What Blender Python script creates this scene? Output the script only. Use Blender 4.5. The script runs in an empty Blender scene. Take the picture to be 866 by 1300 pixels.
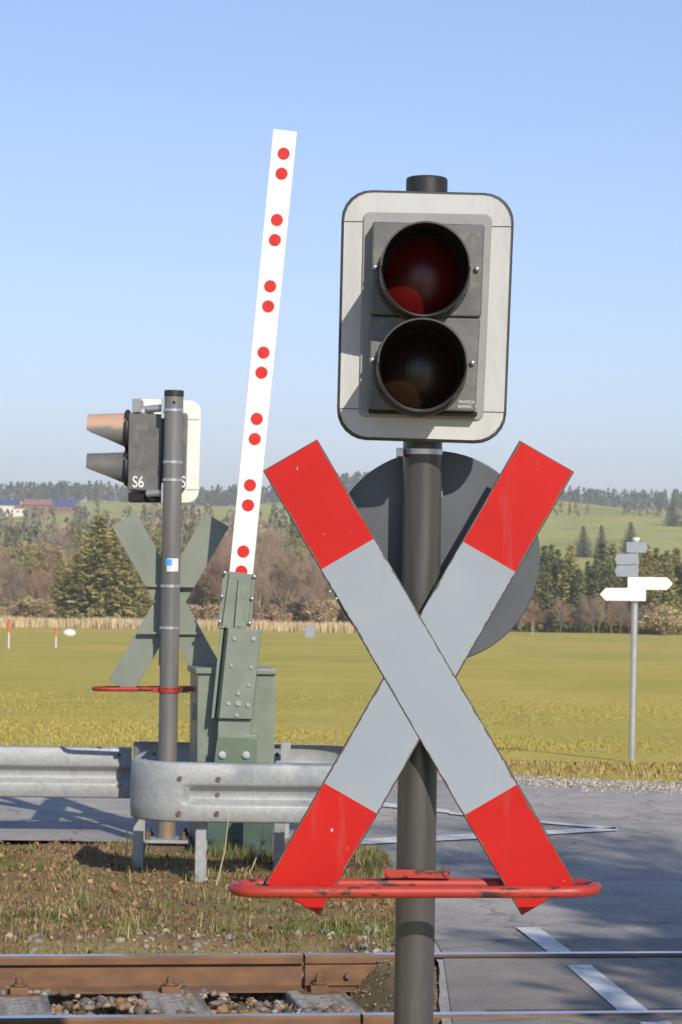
import bpy, math, random
import numpy as np
from mathutils import Vector, Matrix
random.seed(7); rng = np.random.default_rng(11)
S = bpy.context.scene
COL = S.collection
F = 3300.0
EYE = 1.6
PITCH = math.atan(85/F); ROLL = math.radians(1.0)
fw = Vector((0, math.cos(PITCH), math.sin(PITCH)))
r0 = Vector((1,0,0)); u0 = Vector((0,-math.sin(PITCH), math.cos(PITCH)))
RT = r0*math.cos(ROLL)+u0*math.sin(ROLL); UP = -r0*math.sin(ROLL)+u0*math.cos(ROLL)
CAM = Vector((0,0,EYE))
def ray(px,py): return fw*F + RT*(px-433) + UP*(650-py)
def W(px,py,Y):
    d = ray(px,py); return CAM + d*(Y/d.y)
def G(px,py,z=0.0):
    d = ray(px,py); return CAM + d*((z-EYE)/d.z)
def proj(p):
    v = Vector(p)-CAM; d=v.dot(fw); return (433+F*v.dot(RT)/d, 650-F*v.dot(UP)/d)

# ------------------------------------------------------------------ materials
def new_mat(name):
    m = bpy.data.materials.new(name); m.use_nodes = True
    return m, m.node_tree, m.node_tree.nodes['Principled BSDF']
def N(nt, t, **kw):
    n = nt.nodes.new(t)
    for k,v in kw.items():
        if k in n.inputs.keys() if hasattr(n.inputs,'keys') else False: n.inputs[k].default_value = v
        else: setattr(n,k,v)
    return n
def ramp(nt, fac, stops):
    r = nt.nodes.new('ShaderNodeValToRGB')
    el = r.color_ramp.elements
    while len(el) < len(stops): el.new(0.5)
    for e,(p,c) in zip(el, stops):
        e.position = p; e.color = (*c,1) if len(c)==3 else c
    nt.links.new(fac, r.inputs[0]); return r.outputs[0]
def noise(nt, scale, detail=6, rough=.6, vec=None, stretch=None):
    tc = nt.nodes.new('ShaderNodeTexCoord'); src = tc.outputs['Object'] if vec is None else vec
    if stretch:
        mp = nt.nodes.new('ShaderNodeMapping'); mp.inputs['Scale'].default_value = stretch
        nt.links.new(src, mp.inputs[0]); src = mp.outputs[0]
    n = nt.nodes.new('ShaderNodeTexNoise'); n.inputs['Scale'].default_value = scale
    n.inputs['Detail'].default_value = detail; n.inputs['Roughness'].default_value = rough
    nt.links.new(src, n.inputs['Vector']); return n.outputs['Fac']
def mix(nt, fac, a, b, mode='MIX'):
    m = nt.nodes.new('ShaderNodeMix'); m.data_type='RGBA'; m.blend_type=mode
    for sock,v in ((m.inputs[0],fac),(m.inputs[6],a),(m.inputs[7],b)):
        if isinstance(v,(int,float)): sock.default_value = v
        elif isinstance(v,(tuple,list)): sock.default_value = (*v,1)
        else: nt.links.new(v, sock)
    return m.outputs[2]
def bump(nt, bs, h, strength=.3, dist=.01):
    b = nt.nodes.new('ShaderNodeBump'); b.inputs['Strength'].default_value=strength; b.inputs['Distance'].default_value=dist
    nt.links.new(h, b.inputs['Height']); nt.links.new(b.outputs[0], bs.inputs['Normal'])
def paint(name, c, rough=.5, metal=0, var=.25, scale=8, dirt=None, dirt_amt=.5, dscale=3, stretch=None, bmp=.1, spec=.5, bscale=60, bdist=.002):
    m,nt,bs = new_mat(name)
    n1 = noise(nt, scale, stretch=stretch)
    lo = tuple(x*(1-var) for x in c); hi = tuple(min(1,x*(1+var)) for x in c)
    col = ramp(nt, n1, [(.3,lo),(.7,hi)])
    if dirt:
        n2 = noise(nt, dscale, 10, .72, stretch=stretch)
        f = ramp(nt, n2, [(1-dirt_amt-.08,(0,0,0)),(1-dirt_amt+.12,(1,1,1))])
        col = mix(nt, f, col, dirt)
    nt.links.new(col, bs.inputs['Base Color'])
    bs.inputs['Roughness'].default_value = rough; bs.inputs['Metallic'].default_value = metal
    bs.inputs['Specular IOR Level'].default_value = spec
    n3 = noise(nt, 5, 4)
    rr = nt.nodes.new('ShaderNodeMapRange'); rr.inputs[3].default_value = max(0,rough-.12); rr.inputs[4].default_value=min(1,rough+.12)
    nt.links.new(n3, rr.inputs[0]); nt.links.new(rr.outputs[0], bs.inputs['Roughness'])
    if bmp: bump(nt, bs, noise(nt, bscale, 4), bmp, bdist)
    return m
def attr_mat(name, rough=.9, mult=1.0, trans=0.0, nscale=None):
    m,nt,bs = new_mat(name)
    a = nt.nodes.new('ShaderNodeAttribute'); a.attribute_name='Col'
    c = a.outputs['Color']
    if nscale:
        n = noise(nt, nscale, 5)
        c = mix(nt, 1.0, c, ramp(nt, n, [(.3,(.65,.65,.65)),(.7,(1.25,1.25,1.25))]), 'MULTIPLY')
    nt.links.new(c, bs.inputs['Base Color']); bs.inputs['Roughness'].default_value = rough
    bs.inputs['Specular IOR Level'].default_value=.2
    return m

M = {}
M['pole'] = paint('galvanised pole', (.105,.102,.098), .38, .4, .35, 6, (.26,.235,.20), .42, 3.5, (1,1,.12), .12)
M['pole_far'] = paint('weathered pole', (.17,.172,.17), .48, .2, .3, 8, (.30,.16,.06), .44, 5, (1,1,.1), .12)
M['galv'] = paint('galvanised steel', (.33,.34,.34), .52, .12, .14, 40, (.26,.27,.28), .42, 12, (1,1,1), .08)
M['zinc'] = paint('zinc band', (.55,.56,.57), .35, .8, .15, 30)
M['bolt'] = paint('bolt rust', (.16,.12,.09), .6, .5, .4, 60)
M['cap'] = paint('black plastic cap', (.02,.021,.023), .5, 0, .2, 20)
M['boardwhite'] = paint('board white', (.46,.465,.465), .45, 0, .08, 7, (.33,.33,.32), .42, 5, (1,1,.25), .04)
M['boardin'] = paint('board inner grey', (.25,.25,.25), .5, 0, .15, 8, (.22,.22,.21), .4, 4)
M['edge'] = paint('dark edging', (.055,.058,.06), .5, .2, .3, 40)
M['housing'] = paint('signal housing', (.115,.117,.118), .48, .1, .25, 14, (.24,.22,.16), .38, 16, None, .15)
M['visor_out'] = paint('visor outside', (.04,.04,.04), .5, .0, .25, 16, (.14,.12,.09), .3, 10)
M['visor_in'] = paint('visor inside', (.010,.010,.010), .7, 0, .2, 20, spec=.25)
M['visor_far'] = paint('visor sun bleached', (.13,.125,.12), .5, 0, .25, 9)
M['blackgap'] = paint('black rubber', (.008,.008,.008), .8)
M['disk'] = paint('grey sign back', (.085,.095,.11), .42, .1, .12, 6, (.12,.13,.14), .35, 4)
M['green'] = paint('grey green paint', (.195,.225,.18), .45, .05, .14, 5, (.24,.262,.218), .40, 7, None, .06)
M['greend'] = paint('dark green paint', (.07,.115,.095), .4, .05, .2, 5, (.13,.16,.13), .35, 8)
M['greenplate'] = paint('bright green plate', (.13,.175,.115), .45, .05, .12, 8, (.18,.22,.16), .35, 9)
M['crossback'] = paint('grey green sign back', (.205,.23,.19), .45, .05, .1, 5, (.22,.25,.21), .38, 6)
M['whitepaint'] = paint('boom white', (.75,.75,.73), .35, 0, .03, 6)
M['redfilm'] = paint('red reflector', (.58,.018,.012), .3, 0, .12, 30)
M['rust'] = paint('rail rust', (.165,.085,.042), .75, .05, .3, 18, (.13,.075,.05), .42, 6, (.35,1,1), .3)
M['railtop'] = paint('polished rail head', (.42,.46,.52), .22, .9, .1, 30, (.25,.22,.2), .3, 12)
M['wood'] = paint('sleeper', (.17,.15,.13), .9, 0, .5, 30, (.34,.31,.28), .5, 16, (1,.07,1), .9, bscale=22, bdist=.03)
M['signyellow'] = paint('pale board', (.80,.79,.72), .4, 0, .03, 8)
M['signgrey'] = paint('grey board', (.26,.29,.34), .5, 0, .1, 8)
M['alu'] = paint('aluminium post', (.50,.51,.52), .35, .6, .1, 10)
M['bark'] = paint('bark', (.24,.19,.15), .9, 0, .35, 3, None)
M['birchbark'] = paint('pale bark', (.62,.54,.42), .9, 0, .2, 2)
M['textwhite'] = paint('white lettering', (.70,.70,.68), .5, 0, .1, 50)
M['blue'] = paint('sticker blue', (.08,.33,.75), .4, 0, .1, 50)
M['stickerw'] = paint('sticker white', (.62,.64,.66), .4, 0, .1, 50)
M['roofblue'] = paint('solar roof', (.06,.09,.22), .35, .1, .1, .2)
M['roofred'] = paint('tile roof', (.32,.15,.11), .8, 0, .15, .4)
M['housewall'] = paint('rendered wall', (.68,.66,.60), .8, 0, .06, .4)
M['barnwood'] = paint('barn boards', (.22,.13,.09), .8, 0, .2, .5)
M['glass'] = paint('window dark', (.03,.035,.04), .15, 0, .1, 1)
M['twig'] = paint('pale dry twig', (.45,.36,.23), .9, 0, .2, 20)

# red enamel bar with chips down to black
m,nt,bs = new_mat('chipped red enamel')
n1 = noise(nt, 26, 8, .7, stretch=(.35,1,1)); ch = ramp(nt, n1, [(.535,(0,0,0)),(.56,(1,1,1))])
base = ramp(nt, noise(nt, 7, 5), [(.3,(.30,.028,.02)),(.7,(.46,.045,.03))])
nt.links.new(mix(nt, ch, base, (.05,.025,.02)), bs.inputs['Base Color']); bs.inputs['Roughness'].default_value=.45
bump(nt, bs, n1, .2, .002); M['redbar'] = m

# cross faces: red / white film, worn towards the edges (UV.y runs across the arm, UV.x along it in metres)
def cross_face():
    m,nt,bs = new_mat('reflective cross film')
    uv = nt.nodes.new('ShaderNodeUVMap'); sx = nt.nodes.new('ShaderNodeSeparateXYZ'); nt.links.new(uv.outputs[0], sx.inputs[0])
    at = nt.nodes.new('ShaderNodeAttribute'); at.attribute_name='isred'
    nw = noise(nt, 2.2, 5, .6); ns = noise(nt, 30, 8, .7)
    white = ramp(nt, nw, [(.3,(.245,.282,.33)),(.7,(.30,.335,.38))])
    red = ramp(nt, noise(nt, 3.0, 5, .6), [(.3,(.40,.008,.007)),(.7,(.50,.013,.010))])
    col = mix(nt, at.outputs['Fac'], white, red)
    # faint vertical dirt streaks
    st = ramp(nt, noise(nt, 9, 8, .7, stretch=(1,1,.12)), [(.56,(0,0,0)),(.75,(.35,.35,.35))])
    col = mix(nt, st, col, (.22,.21,.19))
    # small pale scuffs and specks
    sp = ramp(nt, noise(nt, 46, 4, .6), [(.70,(0,0,0)),(.73,(1,1,1))])
    col = mix(nt, sp, col, (.50,.40,.36))
    # edge chips
    sub = nt.nodes.new('ShaderNodeMath'); sub.operation='SUBTRACT'; sub.inputs[1].default_value=.5; nt.links.new(sx.outputs['Y'], sub.inputs[0])
    ab = nt.nodes.new('ShaderNodeMath'); ab.operation='ABSOLUTE'; nt.links.new(sub.outputs[0], ab.inputs[0])
    ad = nt.nodes.new('ShaderNodeMath'); ad.operation='MULTIPLY_ADD'; ad.inputs[1].default_value=.12; nt.links.new(ns, ad.inputs[0]); nt.links.new(ab.outputs[0], ad.inputs[2])
    ef = ramp(nt, ad.outputs[0], [(.546,(0,0,0)),(.552,(1,1,1))])
    col = mix(nt, ef, col, (.13,.11,.09))
    nt.links.new(col, bs.inputs['Base Color']); bs.inputs['Specular IOR Level'].default_value=.22; bs.inputs['Roughness'].default_value=.45
    bump(nt, bs, noise(nt, 3, 3), .15, .01)
    return m
M['crossface'] = cross_face()

def lens(name, c1, c2):
    m,nt,bs = new_mat(name)
    w = nt.nodes.new('ShaderNodeTexWave'); w.wave_type='BANDS'; w.bands_direction='X'; w.inputs['Scale'].default_value=28; w.inputs['Distortion'].default_value=0
    w2 = nt.nodes.new('ShaderNodeTexWave'); w2.wave_type='BANDS'; w2.bands_direction='Z'; w2.inputs['Scale'].default_value=28
    tc = nt.nodes.new('ShaderNodeTexCoord'); nt.links.new(tc.outputs['Object'], w.inputs[0]); nt.links.new(tc.outputs['Object'], w2.inputs[0])
    mx = nt.nodes.new('ShaderNodeMath'); mx.operation='ADD'; nt.links.new(w.outputs['Fac'],mx.inputs[0]); nt.links.new(w2.outputs['Fac'],mx.inputs[1])
    nt.links.new(ramp(nt, noise(nt, 14, 4), [(.3,c1),(.7,c2)]), bs.inputs['Base Color'])
    bs.inputs['Roughness'].default_value=.34; bs.inputs['Specular IOR Level'].default_value=.55
    bump(nt, bs, mx.outputs[0], .05, .002)
    return m
M['lensred'] = lens('red signal glass', (.06,.001,.001), (.13,.003,.002))
M['lensamber'] = lens('amber signal glass', (.012,.006,.003), (.035,.014,.005))

# ------------------------------------------------------------------ mesh building
class MB:
    def __init__(s): s.v=[]; s.f=[]; s.mi=[]
    def add(s, vs, fs, mi=0):
        o=len(s.v); s.v += [Vector(v) for v in vs]; s.f += [tuple(i+o for i in f) for f in fs]; s.mi += [mi]*len(fs); return s
    def prism(s, pts, ext, mi=0):
        n=len(pts); ext=Vector(ext); a=[Vector(p) for p in pts]; b=[p+ext for p in a]
        return s.add(a+b, [tuple(range(n)), tuple(range(2*n-1,n-1,-1))]+[(i,i+n,(i+1)%n+n,(i+1)%n) for i in range(n)], mi)
    def ppx(s, pxs, Y, t, mi=0, dirx=0.0):
        return s.prism([W(x,y,Y) for x,y in pxs], (dirx*t, t, 0), mi)
    def box(s, c, sz, rot=0, mi=0):
        c=Vector(c); R=Matrix.Rotation(rot,3,'Z'); h=Vector(sz)/2
        vs=[c+R@Vector((sx*h.x,sy*h.y,sz_*h.z)) for sx in(-1,1) for sy in(-1,1) for sz_ in(-1,1)]
        return s.add(vs, [(0,1,3,2),(4,6,7,5),(0,4,5,1),(2,3,7,6),(0,2,6,4),(1,5,7,3)], mi)
    def tube(s, path, r, n=12, closed=False, cap=True, mi=0):
        P=[Vector(p) for p in path]; k=len(P); rs = r if isinstance(r,(list,tuple)) else [r]*k
        rings=[]; 
        for i in range(k):
            if closed: t=P[(i+1)%k]-P[i-1]
            else: t=P[min(i+1,k-1)]-P[max(i-1,0)]
            t.normalize(); ref=Vector((0,0,1)) if abs(t.z)<.9 else Vector((0,1,0))
            a=t.cross(ref).normalized(); b=a.cross(t).normalized()
            rings.append([P[i]+a*(rs[i]*math.cos(2*math.pi*j/n))+b*(rs[i]*math.sin(2*math.pi*j/n)) for j in range(n)])
        vs=[v for r_ in rings for v in r_]; fs=[]
        for i in range(k if closed else k-1):
            i2=(i+1)%k
            fs += [(i*n+j, i*n+(j+1)%n, i2*n+(j+1)%n, i2*n+j) for j in range(n)]
        if cap and not closed: fs += [tuple(range(n-1,-1,-1)), tuple((k-1)*n+j for j in range(n))]
        return s.add(vs, fs, mi)
    def cyl(s, a, b, r, n=24, r2=None, mi=0): return s.tube([a,b],[r, r if r2 is None else r2],n,mi=mi)
    def sphere(s, c, r, n=10, sc=(1,1,1), mi=0):
        c=Vector(c); vs=[]; fs=[]
        for i in range(n+1):
            th=math.pi*i/n
            for j in range(2*n):
                ph=math.pi*j/n
                vs.append(c+Vector((r*sc[0]*math.sin(th)*math.cos(ph), r*sc[1]*math.sin(th)*math.sin(ph), r*sc[2]*math.cos(th))))
        for i in range(n):
            for j in range(2*n):
                fs.append((i*2*n+j,(i+1)*2*n+j,(i+1)*2*n+(j+1)%(2*n),i*2*n+(j+1)%(2*n)))
        return s.add(vs,fs,mi)
    def build(s, name, mats, parent=None, bevel=0, smooth=True, kind=None, weld=False):
        off = wloc(parent) if parent else Vector((0,0,0))
        me=bpy.data.meshes.new(name); me.from_pydata([v-off for v in s.v],[],s.f)
        if not isinstance(mats,(list,tuple)): mats=[mats]
        for m_ in mats: me.materials.append(m_)
        me.polygons.foreach_set('material_index', s.mi); me.update()
        import bmesh
        bm=bmesh.new(); bm.from_mesh(me); bmesh.ops.recalc_face_normals(bm, faces=bm.faces); bm.to_mesh(me); bm.free()
        if smooth:
            me.shade_smooth(); me.set_sharp_from_angle(angle=math.radians(38))
        o=bpy.data.objects.new(name,me); COL.objects.link(o)
        if parent: o.parent=parent
        if bevel:
            b=o.modifiers.new('bevel','BEVEL'); b.width=bevel; b.segments=2; b.limit_method='ANGLE'; b.angle_limit=math.radians(40); b.harden_normals=False
        return o
def build_each(mb,name,mats,parent=None,**k):
    par=list(range(len(mb.v)))
    def find(a):
        while par[a]!=a: par[a]=par[par[a]]; a=par[a]
        return a
    for f in mb.f:
        for q in f[1:]: par[find(q)]=find(f[0])
    groups={}
    for f,mi in zip(mb.f,mb.mi): groups.setdefault(find(f[0]),[]).append((f,mi))
    out=[]
    for g in groups.values():
        ids=sorted({i for f,_ in g for i in f}); mp={i:j for j,i in enumerate(ids)}
        m2=MB(); m2.v=[mb.v[i] for i in ids]; m2.f=[tuple(mp[i] for i in f) for f,_ in g]; m2.mi=[m for _,m in g]
        out.append(m2.build(name,mats,parent,**k))
    return out
MB.each=build_each
def wloc(o):
    p=Vector((0,0,0))
    while o: p+=o.location; o=o.parent
    return p
def tag(o,label=None,cat=None,group=None,kind=None):
    if label:o['label']=label
    if cat:o['category']=cat
    if group:o['group']=group
    if kind:o['kind']=kind
    return o
def thing(name,loc,label,cat,group=None):
    o=bpy.data.objects.new(name,None); o.location=loc; o.empty_display_size=.2; COL.objects.link(o)
    return tag(o,label,cat,group)
def rounded(cs, r, n=6):
    out=[]; k=len(cs)
    for i in range(k):
        p=Vector((*cs[i],)); a=Vector((*cs[i-1],))-p; b=Vector((*cs[(i+1)%k],))-p
        a.normalize(); b.normalize()
        p0=p+a*r; p1=p+b*r
        for j in range(n+1):
            t=j/n; q=p0*(1-t)**2+p*2*t*(1-t)+p1*t**2; q = q*.75+ (p+ (a+b)*r*.293* (1.0))*0.0 + q*.25
            # circular blend
            ang=t*math.pi/2; q = p + a*r*(1-math.sin(ang)) + b*r*(1-math.cos(ang))
            out.append((q.x,q.y))
    return out
def npmesh(name, V, Fc, mat, cols=None, parent=None, smooth=False):
    """V (n,3) array, Fc (m,k) array"""
    me=bpy.data.meshes.new(name); k=Fc.shape[1]; m_=Fc.shape[0]
    me.vertices.add(len(V)); me.vertices.foreach_set('co', np.ascontiguousarray(V,dtype=np.float32).ravel())
    me.loops.add(m_*k); me.loops.foreach_set('vertex_index', np.ascontiguousarray(Fc,dtype=np.int32).ravel())
    me.polygons.add(m_); me.polygons.foreach_set('loop_start', np.arange(0,m_*k,k,dtype=np.int32))
    me.update(calc_edges=True); me.validate()
    if cols is not None:
        a=me.color_attributes.new('Col','FLOAT_COLOR','POINT'); c=np.ones((len(V),4),dtype=np.float32); c[:,:3]=cols
        a.data.foreach_set('color', c.ravel())
    me.materials.append(mat)
    if smooth: me.shade_smooth()
    o=bpy.data.objects.new(name,me); COL.objects.link(o)
    if parent: o.parent=parent
    return o

# ------------------------------------------------------------------ terrain
YK=[-60,23,28.3,60,120,400,480,600,800,1100,1500,1900,2400,4000,9000]
ZK=[0,0,-.35,-.95,-1.95,-6.3,-5.2,-.4,5.0,18,41,58,70,75,60]
def zt(x,y):
    x=np.asarray(x,float); y=np.asarray(y,float)
    z=np.interp(y,YK,ZK)
    z2=(np.interp(y-12-.03*np.abs(y),YK,ZK)+np.interp(y+12+.03*np.abs(y),YK,ZK)+z)/3
    z=np.where(y>60,z2,z)
    far=np.clip((y-450)/500,0,1)
    z=z+far*(.0035*y)*(np.sin(x/95+.8)+.6*np.sin(x/41+y/300))
    return z
def ZT(x,y): return float(zt(x,y))
# track geometry
A=G(0,1220); B=G(866,1215.5); A.z=B.z=0
td=(B-A).normalized(); tn=Vector((td.y,-td.x,0))       # tn points to the camera
if tn.y>0: tn=-tn
RAIL1=A; GAUGE=1.5
mid=A+tn*(GAUGE/2)
def tcoord(x,y):   # along, across (positive towards camera) from track centre line
    dx=x-mid.x; dy=y-mid.y
    return dx*td.x+dy*td.y, dx*tn.x+dy*tn.y
_g=G(512,1245); AL_END=tcoord(_g.x,_g.y)[0]
# left road edge (world polyline)
edge_px=[(575,1420),(566,1320),(560,1290),(555,1225),(530,1165),(508,1125),(490,1100),(462,1086),(420,1080),(300,1076),(150,1071),(0,1069),(-300,1066),(-900,1060)]
EDGE=[G(x,y) for x,y in edge_px]
ring=[(p.x,p.y) for p in EDGE]
far_px=[(-900,965),(-300,968),(0,972),(200,976),(430,984),(600,992),(740,1002),(866,1007),(1100,1012)]
FAR=[G(x,y) for x,y in far_px]
road_poly=[(EDGE[0].x,-30)]+ring+[(p.x,p.y) for p in FAR]+[(14,15.5),(9,12),(6.5,8),(5.8,-30)]
def inpoly(x,y,poly):
    x=np.asarray(x,float); y=np.asarray(y,float); c=np.zeros(x.shape,bool); n=len(poly)
    for i in range(n):
        x1,y1=poly[i]; x2,y2=poly[i-1]
        with np.errstate(divide='ignore',invalid='ignore'):
            cond=((y1>y)!=(y2>y)) & (x < (x2-x1)*(y-y1)/((y2-y1) if y2!=y1 else 1e-9)+x1)
        c^=cond
    return c
def vnoise(x,y,s,seed=0):
    x=np.asarray(x)/s; y=np.asarray(y)/s; xi=np.floor(x).astype(int); yi=np.floor(y).astype(int)
    def h(a,b):
        v=np.sin(a*127.1+b*311.7+seed*74.7)*43758.5453; return v-np.floor(v)
    fx=x-xi; fy=y-yi; fx=fx*fx*(3-2*fx); fy=fy*fy*(3-2*fy)
    return (h(xi,yi)*(1-fx)+h(xi+1,yi)*fx)*(1-fy)+(h(xi,yi+1)*(1-fx)+h(xi+1,yi+1)*fx)*fy
def znear(x,y):
    x=np.asarray(x,float); y=np.asarray(y,float)
    al,ac=tcoord(x,y)
    bed0=np.clip((1.55-np.abs(ac))/.55,0,1); bed0=np.where(al>AL_END-.3,bed0,0); bed=np.clip((1.55-np.abs(ac))/.55,0,1); bed=bed*bed*(3-2*bed)*np.clip((AL_END-al)/.16,0,1)
    z=.0+.035*(vnoise(x,y,.9,1)-.3)+.03*(vnoise(x,y,.28,2)-.5)+.012*(vnoise(x,y,.09,3)-.5)
    z=z*(1-bed)*(1-bed0)-.185*bed+bed*.02*(vnoise(x,y,.13,5)-.5)
    road=inpoly(x,y,road_poly)
    return np.where(road,-.02,z)
NX0,NX1,NY0,NY1=-9.0,3.0,6.8,19.0
# coarse sheet with a hole where the fine patch lies
def build_ground():
    ys=np.concatenate([np.linspace(-40,6.8,10),np.linspace(19,30,24)[0:],np.geomspace(31,420,60),np.geomspace(430,9000,90)])
    s=np.linspace(-1,1,161); s=np.sign(s)*np.abs(s)**1.8
    V=[];Fc=[]
    X=np.outer(.55*np.abs(ys)+22,s)
    for i in range(len(ys)):
        y=np.full(161,ys[i]); z=zt(X[i],y)-.02*(ys[i]<23)
        z=z+np.where(ys[i]>24, .05*(vnoise(X[i],y,2.5,8)-.5),0)
        V.append(np.stack([X[i],y,z],1))
    V=np.concatenate(V); Fs=[]
    for i in range(len(ys)-1):
        if abs(ys[i]-6.8)<1e-6:       # the band with the fine patch: side pieces only
            continue
        for j in range(160):
            a=i*161+j; Fs.append((a,a+1,a+162,a+161))
    base=len(V)
    ex=[]
    # side pieces of the band
    for (xa,xb) in ((-60.,NX0),(NX1,60.)):
        o=base+len(ex); ex += [(xa,6.8,-.02),(xb,6.8,-.02),(xb,19,-.02),(xa,19,-.02)]; Fs.append((o,o+1,o+2,o+3))
    V=np.concatenate([V,np.array(ex)])
    m,nt,bs=new_mat('meadow')
    geo=nt.nodes.new('ShaderNodeNewGeometry'); P=geo.outputs['Position']
    n1=noise(nt,.05,6,.6,P); n2=noise(nt,.5,9,.68,P); n3=noise(nt,.012,4,.55,P); n4=noise(nt,9,6,.7,P)
    c=ramp(nt,n2,[(.3,(.38,.32,.07)),(.5,(.46,.375,.09)),(.72,(.55,.43,.14))])
    c2=ramp(nt,n1,[(.38,(.34,.32,.065)),(.6,(.52,.40,.11))])
    c=mix(nt,.45,c,c2); n5=noise(nt,.11,7,.65,P); c=mix(nt,1.0,c,ramp(nt,n5,[(.35,(.88,.92,.88)),(.6,(1.06,1.04,1.0))]),'MULTIPLY')
    c=mix(nt,1.0,c,ramp(nt,n4,[(.3,(.75,.75,.75)),(.7,(1.2,1.2,1.2))]),'MULTIPLY')
    far=ramp(nt,n3,[(.38,(.27,.29,.07)),(.48,(.42,.39,.10)),(.55,(.32,.34,.085)),(.63,(.55,.45,.20))])
    sep=nt.nodes.new('ShaderNodeSeparateXYZ'); nt.links.new(P,sep.inputs[0])
    mr=nt.nodes.new('ShaderNodeMapRange'); mr.inputs[1].default_value=420; mr.inputs[2].default_value=560; nt.links.new(sep.outputs['Y'],mr.inputs[0])
    nt.links.new(mix(nt,mr.outputs[0],c,far),bs.inputs['Base Color']); bs.inputs['Roughness'].default_value=.95; bs.inputs['Specular IOR Level'].default_value=.1
    bump(nt,bs,n2,.5,.08)
    # cells as quads
    o=npmesh('ground',V,np.array(Fs),m,smooth=True); tag(o,kind='structure')
    # fine patch
    xs=np.arange(NX0,NX1+.001,.05); yy=np.arange(NY0,NY1+.001,.05)
    XX,YY=np.meshgrid(xs,yy); Z=znear(XX,YY)
    V=np.stack([XX.ravel(),YY.ravel(),Z.ravel()],1); nx=len(xs); ny=len(yy)
    i=np.arange(ny-1)[:,None]*nx+np.arange(nx-1)[None,:]; i=i.ravel()
    m,nt,bs=new_mat('verge soil')
    c=ramp(nt,noise(nt,5,9,.75),[(.32,(.12,.08,.045)),(.46,(.24,.16,.085)),(.56,(.20,.17,.07)),(.70,(.36,.26,.15))])
    nt.links.new(c,bs.inputs['Base Color']); bs.inputs['Roughness'].default_value=.95; bs.inputs['Specular IOR Level'].default_value=.1
    bump(nt,bs,noise(nt,40,6,.7),.6,.02)
    o=npmesh('verge_ground',V,np.stack([i,i+1,i+nx+1,i+nx],1),m,smooth=True); tag(o,kind='structure')
build_ground()

def flat_poly(name,pts,z,mat,th=0):
    import bmesh
    bm=bmesh.new(); f=bm.faces.new([bm.verts.new((x,y,z)) for x,y in pts])
    bmesh.ops.recalc_face_normals(bm,faces=bm.faces)
    if f.normal.z<0: f.normal_flip()
    bmesh.ops.triangulate(bm,faces=bm.faces)
    me=bpy.data.meshes.new(name); bm.to_mesh(me); bm.free(); me.materials.append(mat)
    o=bpy.data.objects.new(name,me); COL.objects.link(o); return tag(o,kind='structure')
def asphalt(name='asphalt',k=1.0,tint=(1,1,1)):
    m,nt,bs=new_mat(name)
    n1=noise(nt,.6,6,.6); n2=noise(nt,130,3,.6); n3=noise(nt,2.5,9,.7); n4=noise(nt,.35,5,.6,stretch=(.4,1,1))
    c=ramp(nt,n1,[(.3,(.315*k,.29*k*tint[1],.26*k*tint[2])),(.7,(.415*k,.38*k*tint[1],.335*k*tint[2]))])
    c=mix(nt,1.0,c,ramp(nt,n2,[(.3,(.6,.6,.6)),(.7,(1.35,1.35,1.35))]),'MULTIPLY')
    c=mix(nt,1.0,c,ramp(nt,n3,[(.35,(.78,.78,.8)),(.6,(1.08,1.08,1.06))]),'MULTIPLY')
    c=mix(nt,1.0,c,ramp(nt,n4,[(.4,(.85,.85,.87)),(.6,(1.1,1.1,1.08))]),'MULTIPLY')
    # cracks
    v=nt.nodes.new('ShaderNodeTexVoronoi'); v.feature='DISTANCE_TO_EDGE'; v.inputs['Scale'].default_value=.7
    tc=nt.nodes.new('ShaderNodeTexCoord'); nn=nt.nodes.new('ShaderNodeTexNoise'); nn.inputs['Scale'].default_value=3; nn.inputs['Detail'].default_value=6
    nt.links.new(tc.outputs['Object'],nn.inputs['Vector'])
    va=nt.nodes.new('ShaderNodeVectorMath'); va.operation='MULTIPLY_ADD'; va.inputs[1].default_value=(.5,.5,.5)
    nt.links.new(nn.outputs['Color'],va.inputs[0]); nt.links.new(tc.outputs['Object'],va.inputs[2]); nt.links.new(va.outputs[0],v.inputs['Vector'])
    cr=ramp(nt,v.outputs['Distance'],[(.004,(.35,.35,.35)),(.012,(1,1,1))])
    c=mix(nt,.5,c,mix(nt,1.0,c,cr,'MULTIPLY'))
    nt.links.new(c,bs.inputs['Base Color']); bs.inputs['Roughness'].default_value=.72; bs.inputs['Specular IOR Level'].default_value=.35
    bump(nt,bs,n2,.35,.004); return m
M['asphalt']=asphalt()
ZR=.010
# jitter the verge side of the road a little so that its edge is uneven
def jit(pts,a=.035,step=.25):
    out=[]
    for (p,q) in zip(pts[:-1],pts[1:]):
        L=math.hypot(q[0]-p[0],q[1]-p[1]); k=max(1,min(60,int(L/step)))
        for j in range(k):
            t=j/k; out.append((p[0]+(q[0]-p[0])*t+random.uniform(-a,a),p[1]+(q[1]-p[1])*t+random.uniform(-a,a)))
    return out+[pts[-1]]
rp=[(EDGE[0].x,-30)]+jit(ring[:5],.008)[:-1]+jit(ring[4:])+jit([(p.x,p.y) for p in FAR])+[(14,15.5),(9,12),(6.5,8),(5.8,-30)]
flat_poly('road',rp,ZR,M['asphalt'])
m=paint('gravel shoulder',(.36,.32,.27),.9,0,.3,40,(.24,.21,.17),.4,12,None,.6,bscale=70,bdist=.01)
flat_poly('gravel_shoulder',[(p.x,p.y-.25) for p in FAR]+[(22,19),(22,22.4),(12,22.4)]+[(p.x,p.y+.75+.25*(p.x>1)) for p in reversed(FAR)],ZR-.006,m)
M['mark']=paint('road paint',(.62,.62,.60),.6,0,.08,12,(.25,.25,.25),.42,14,None,.2)
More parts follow.
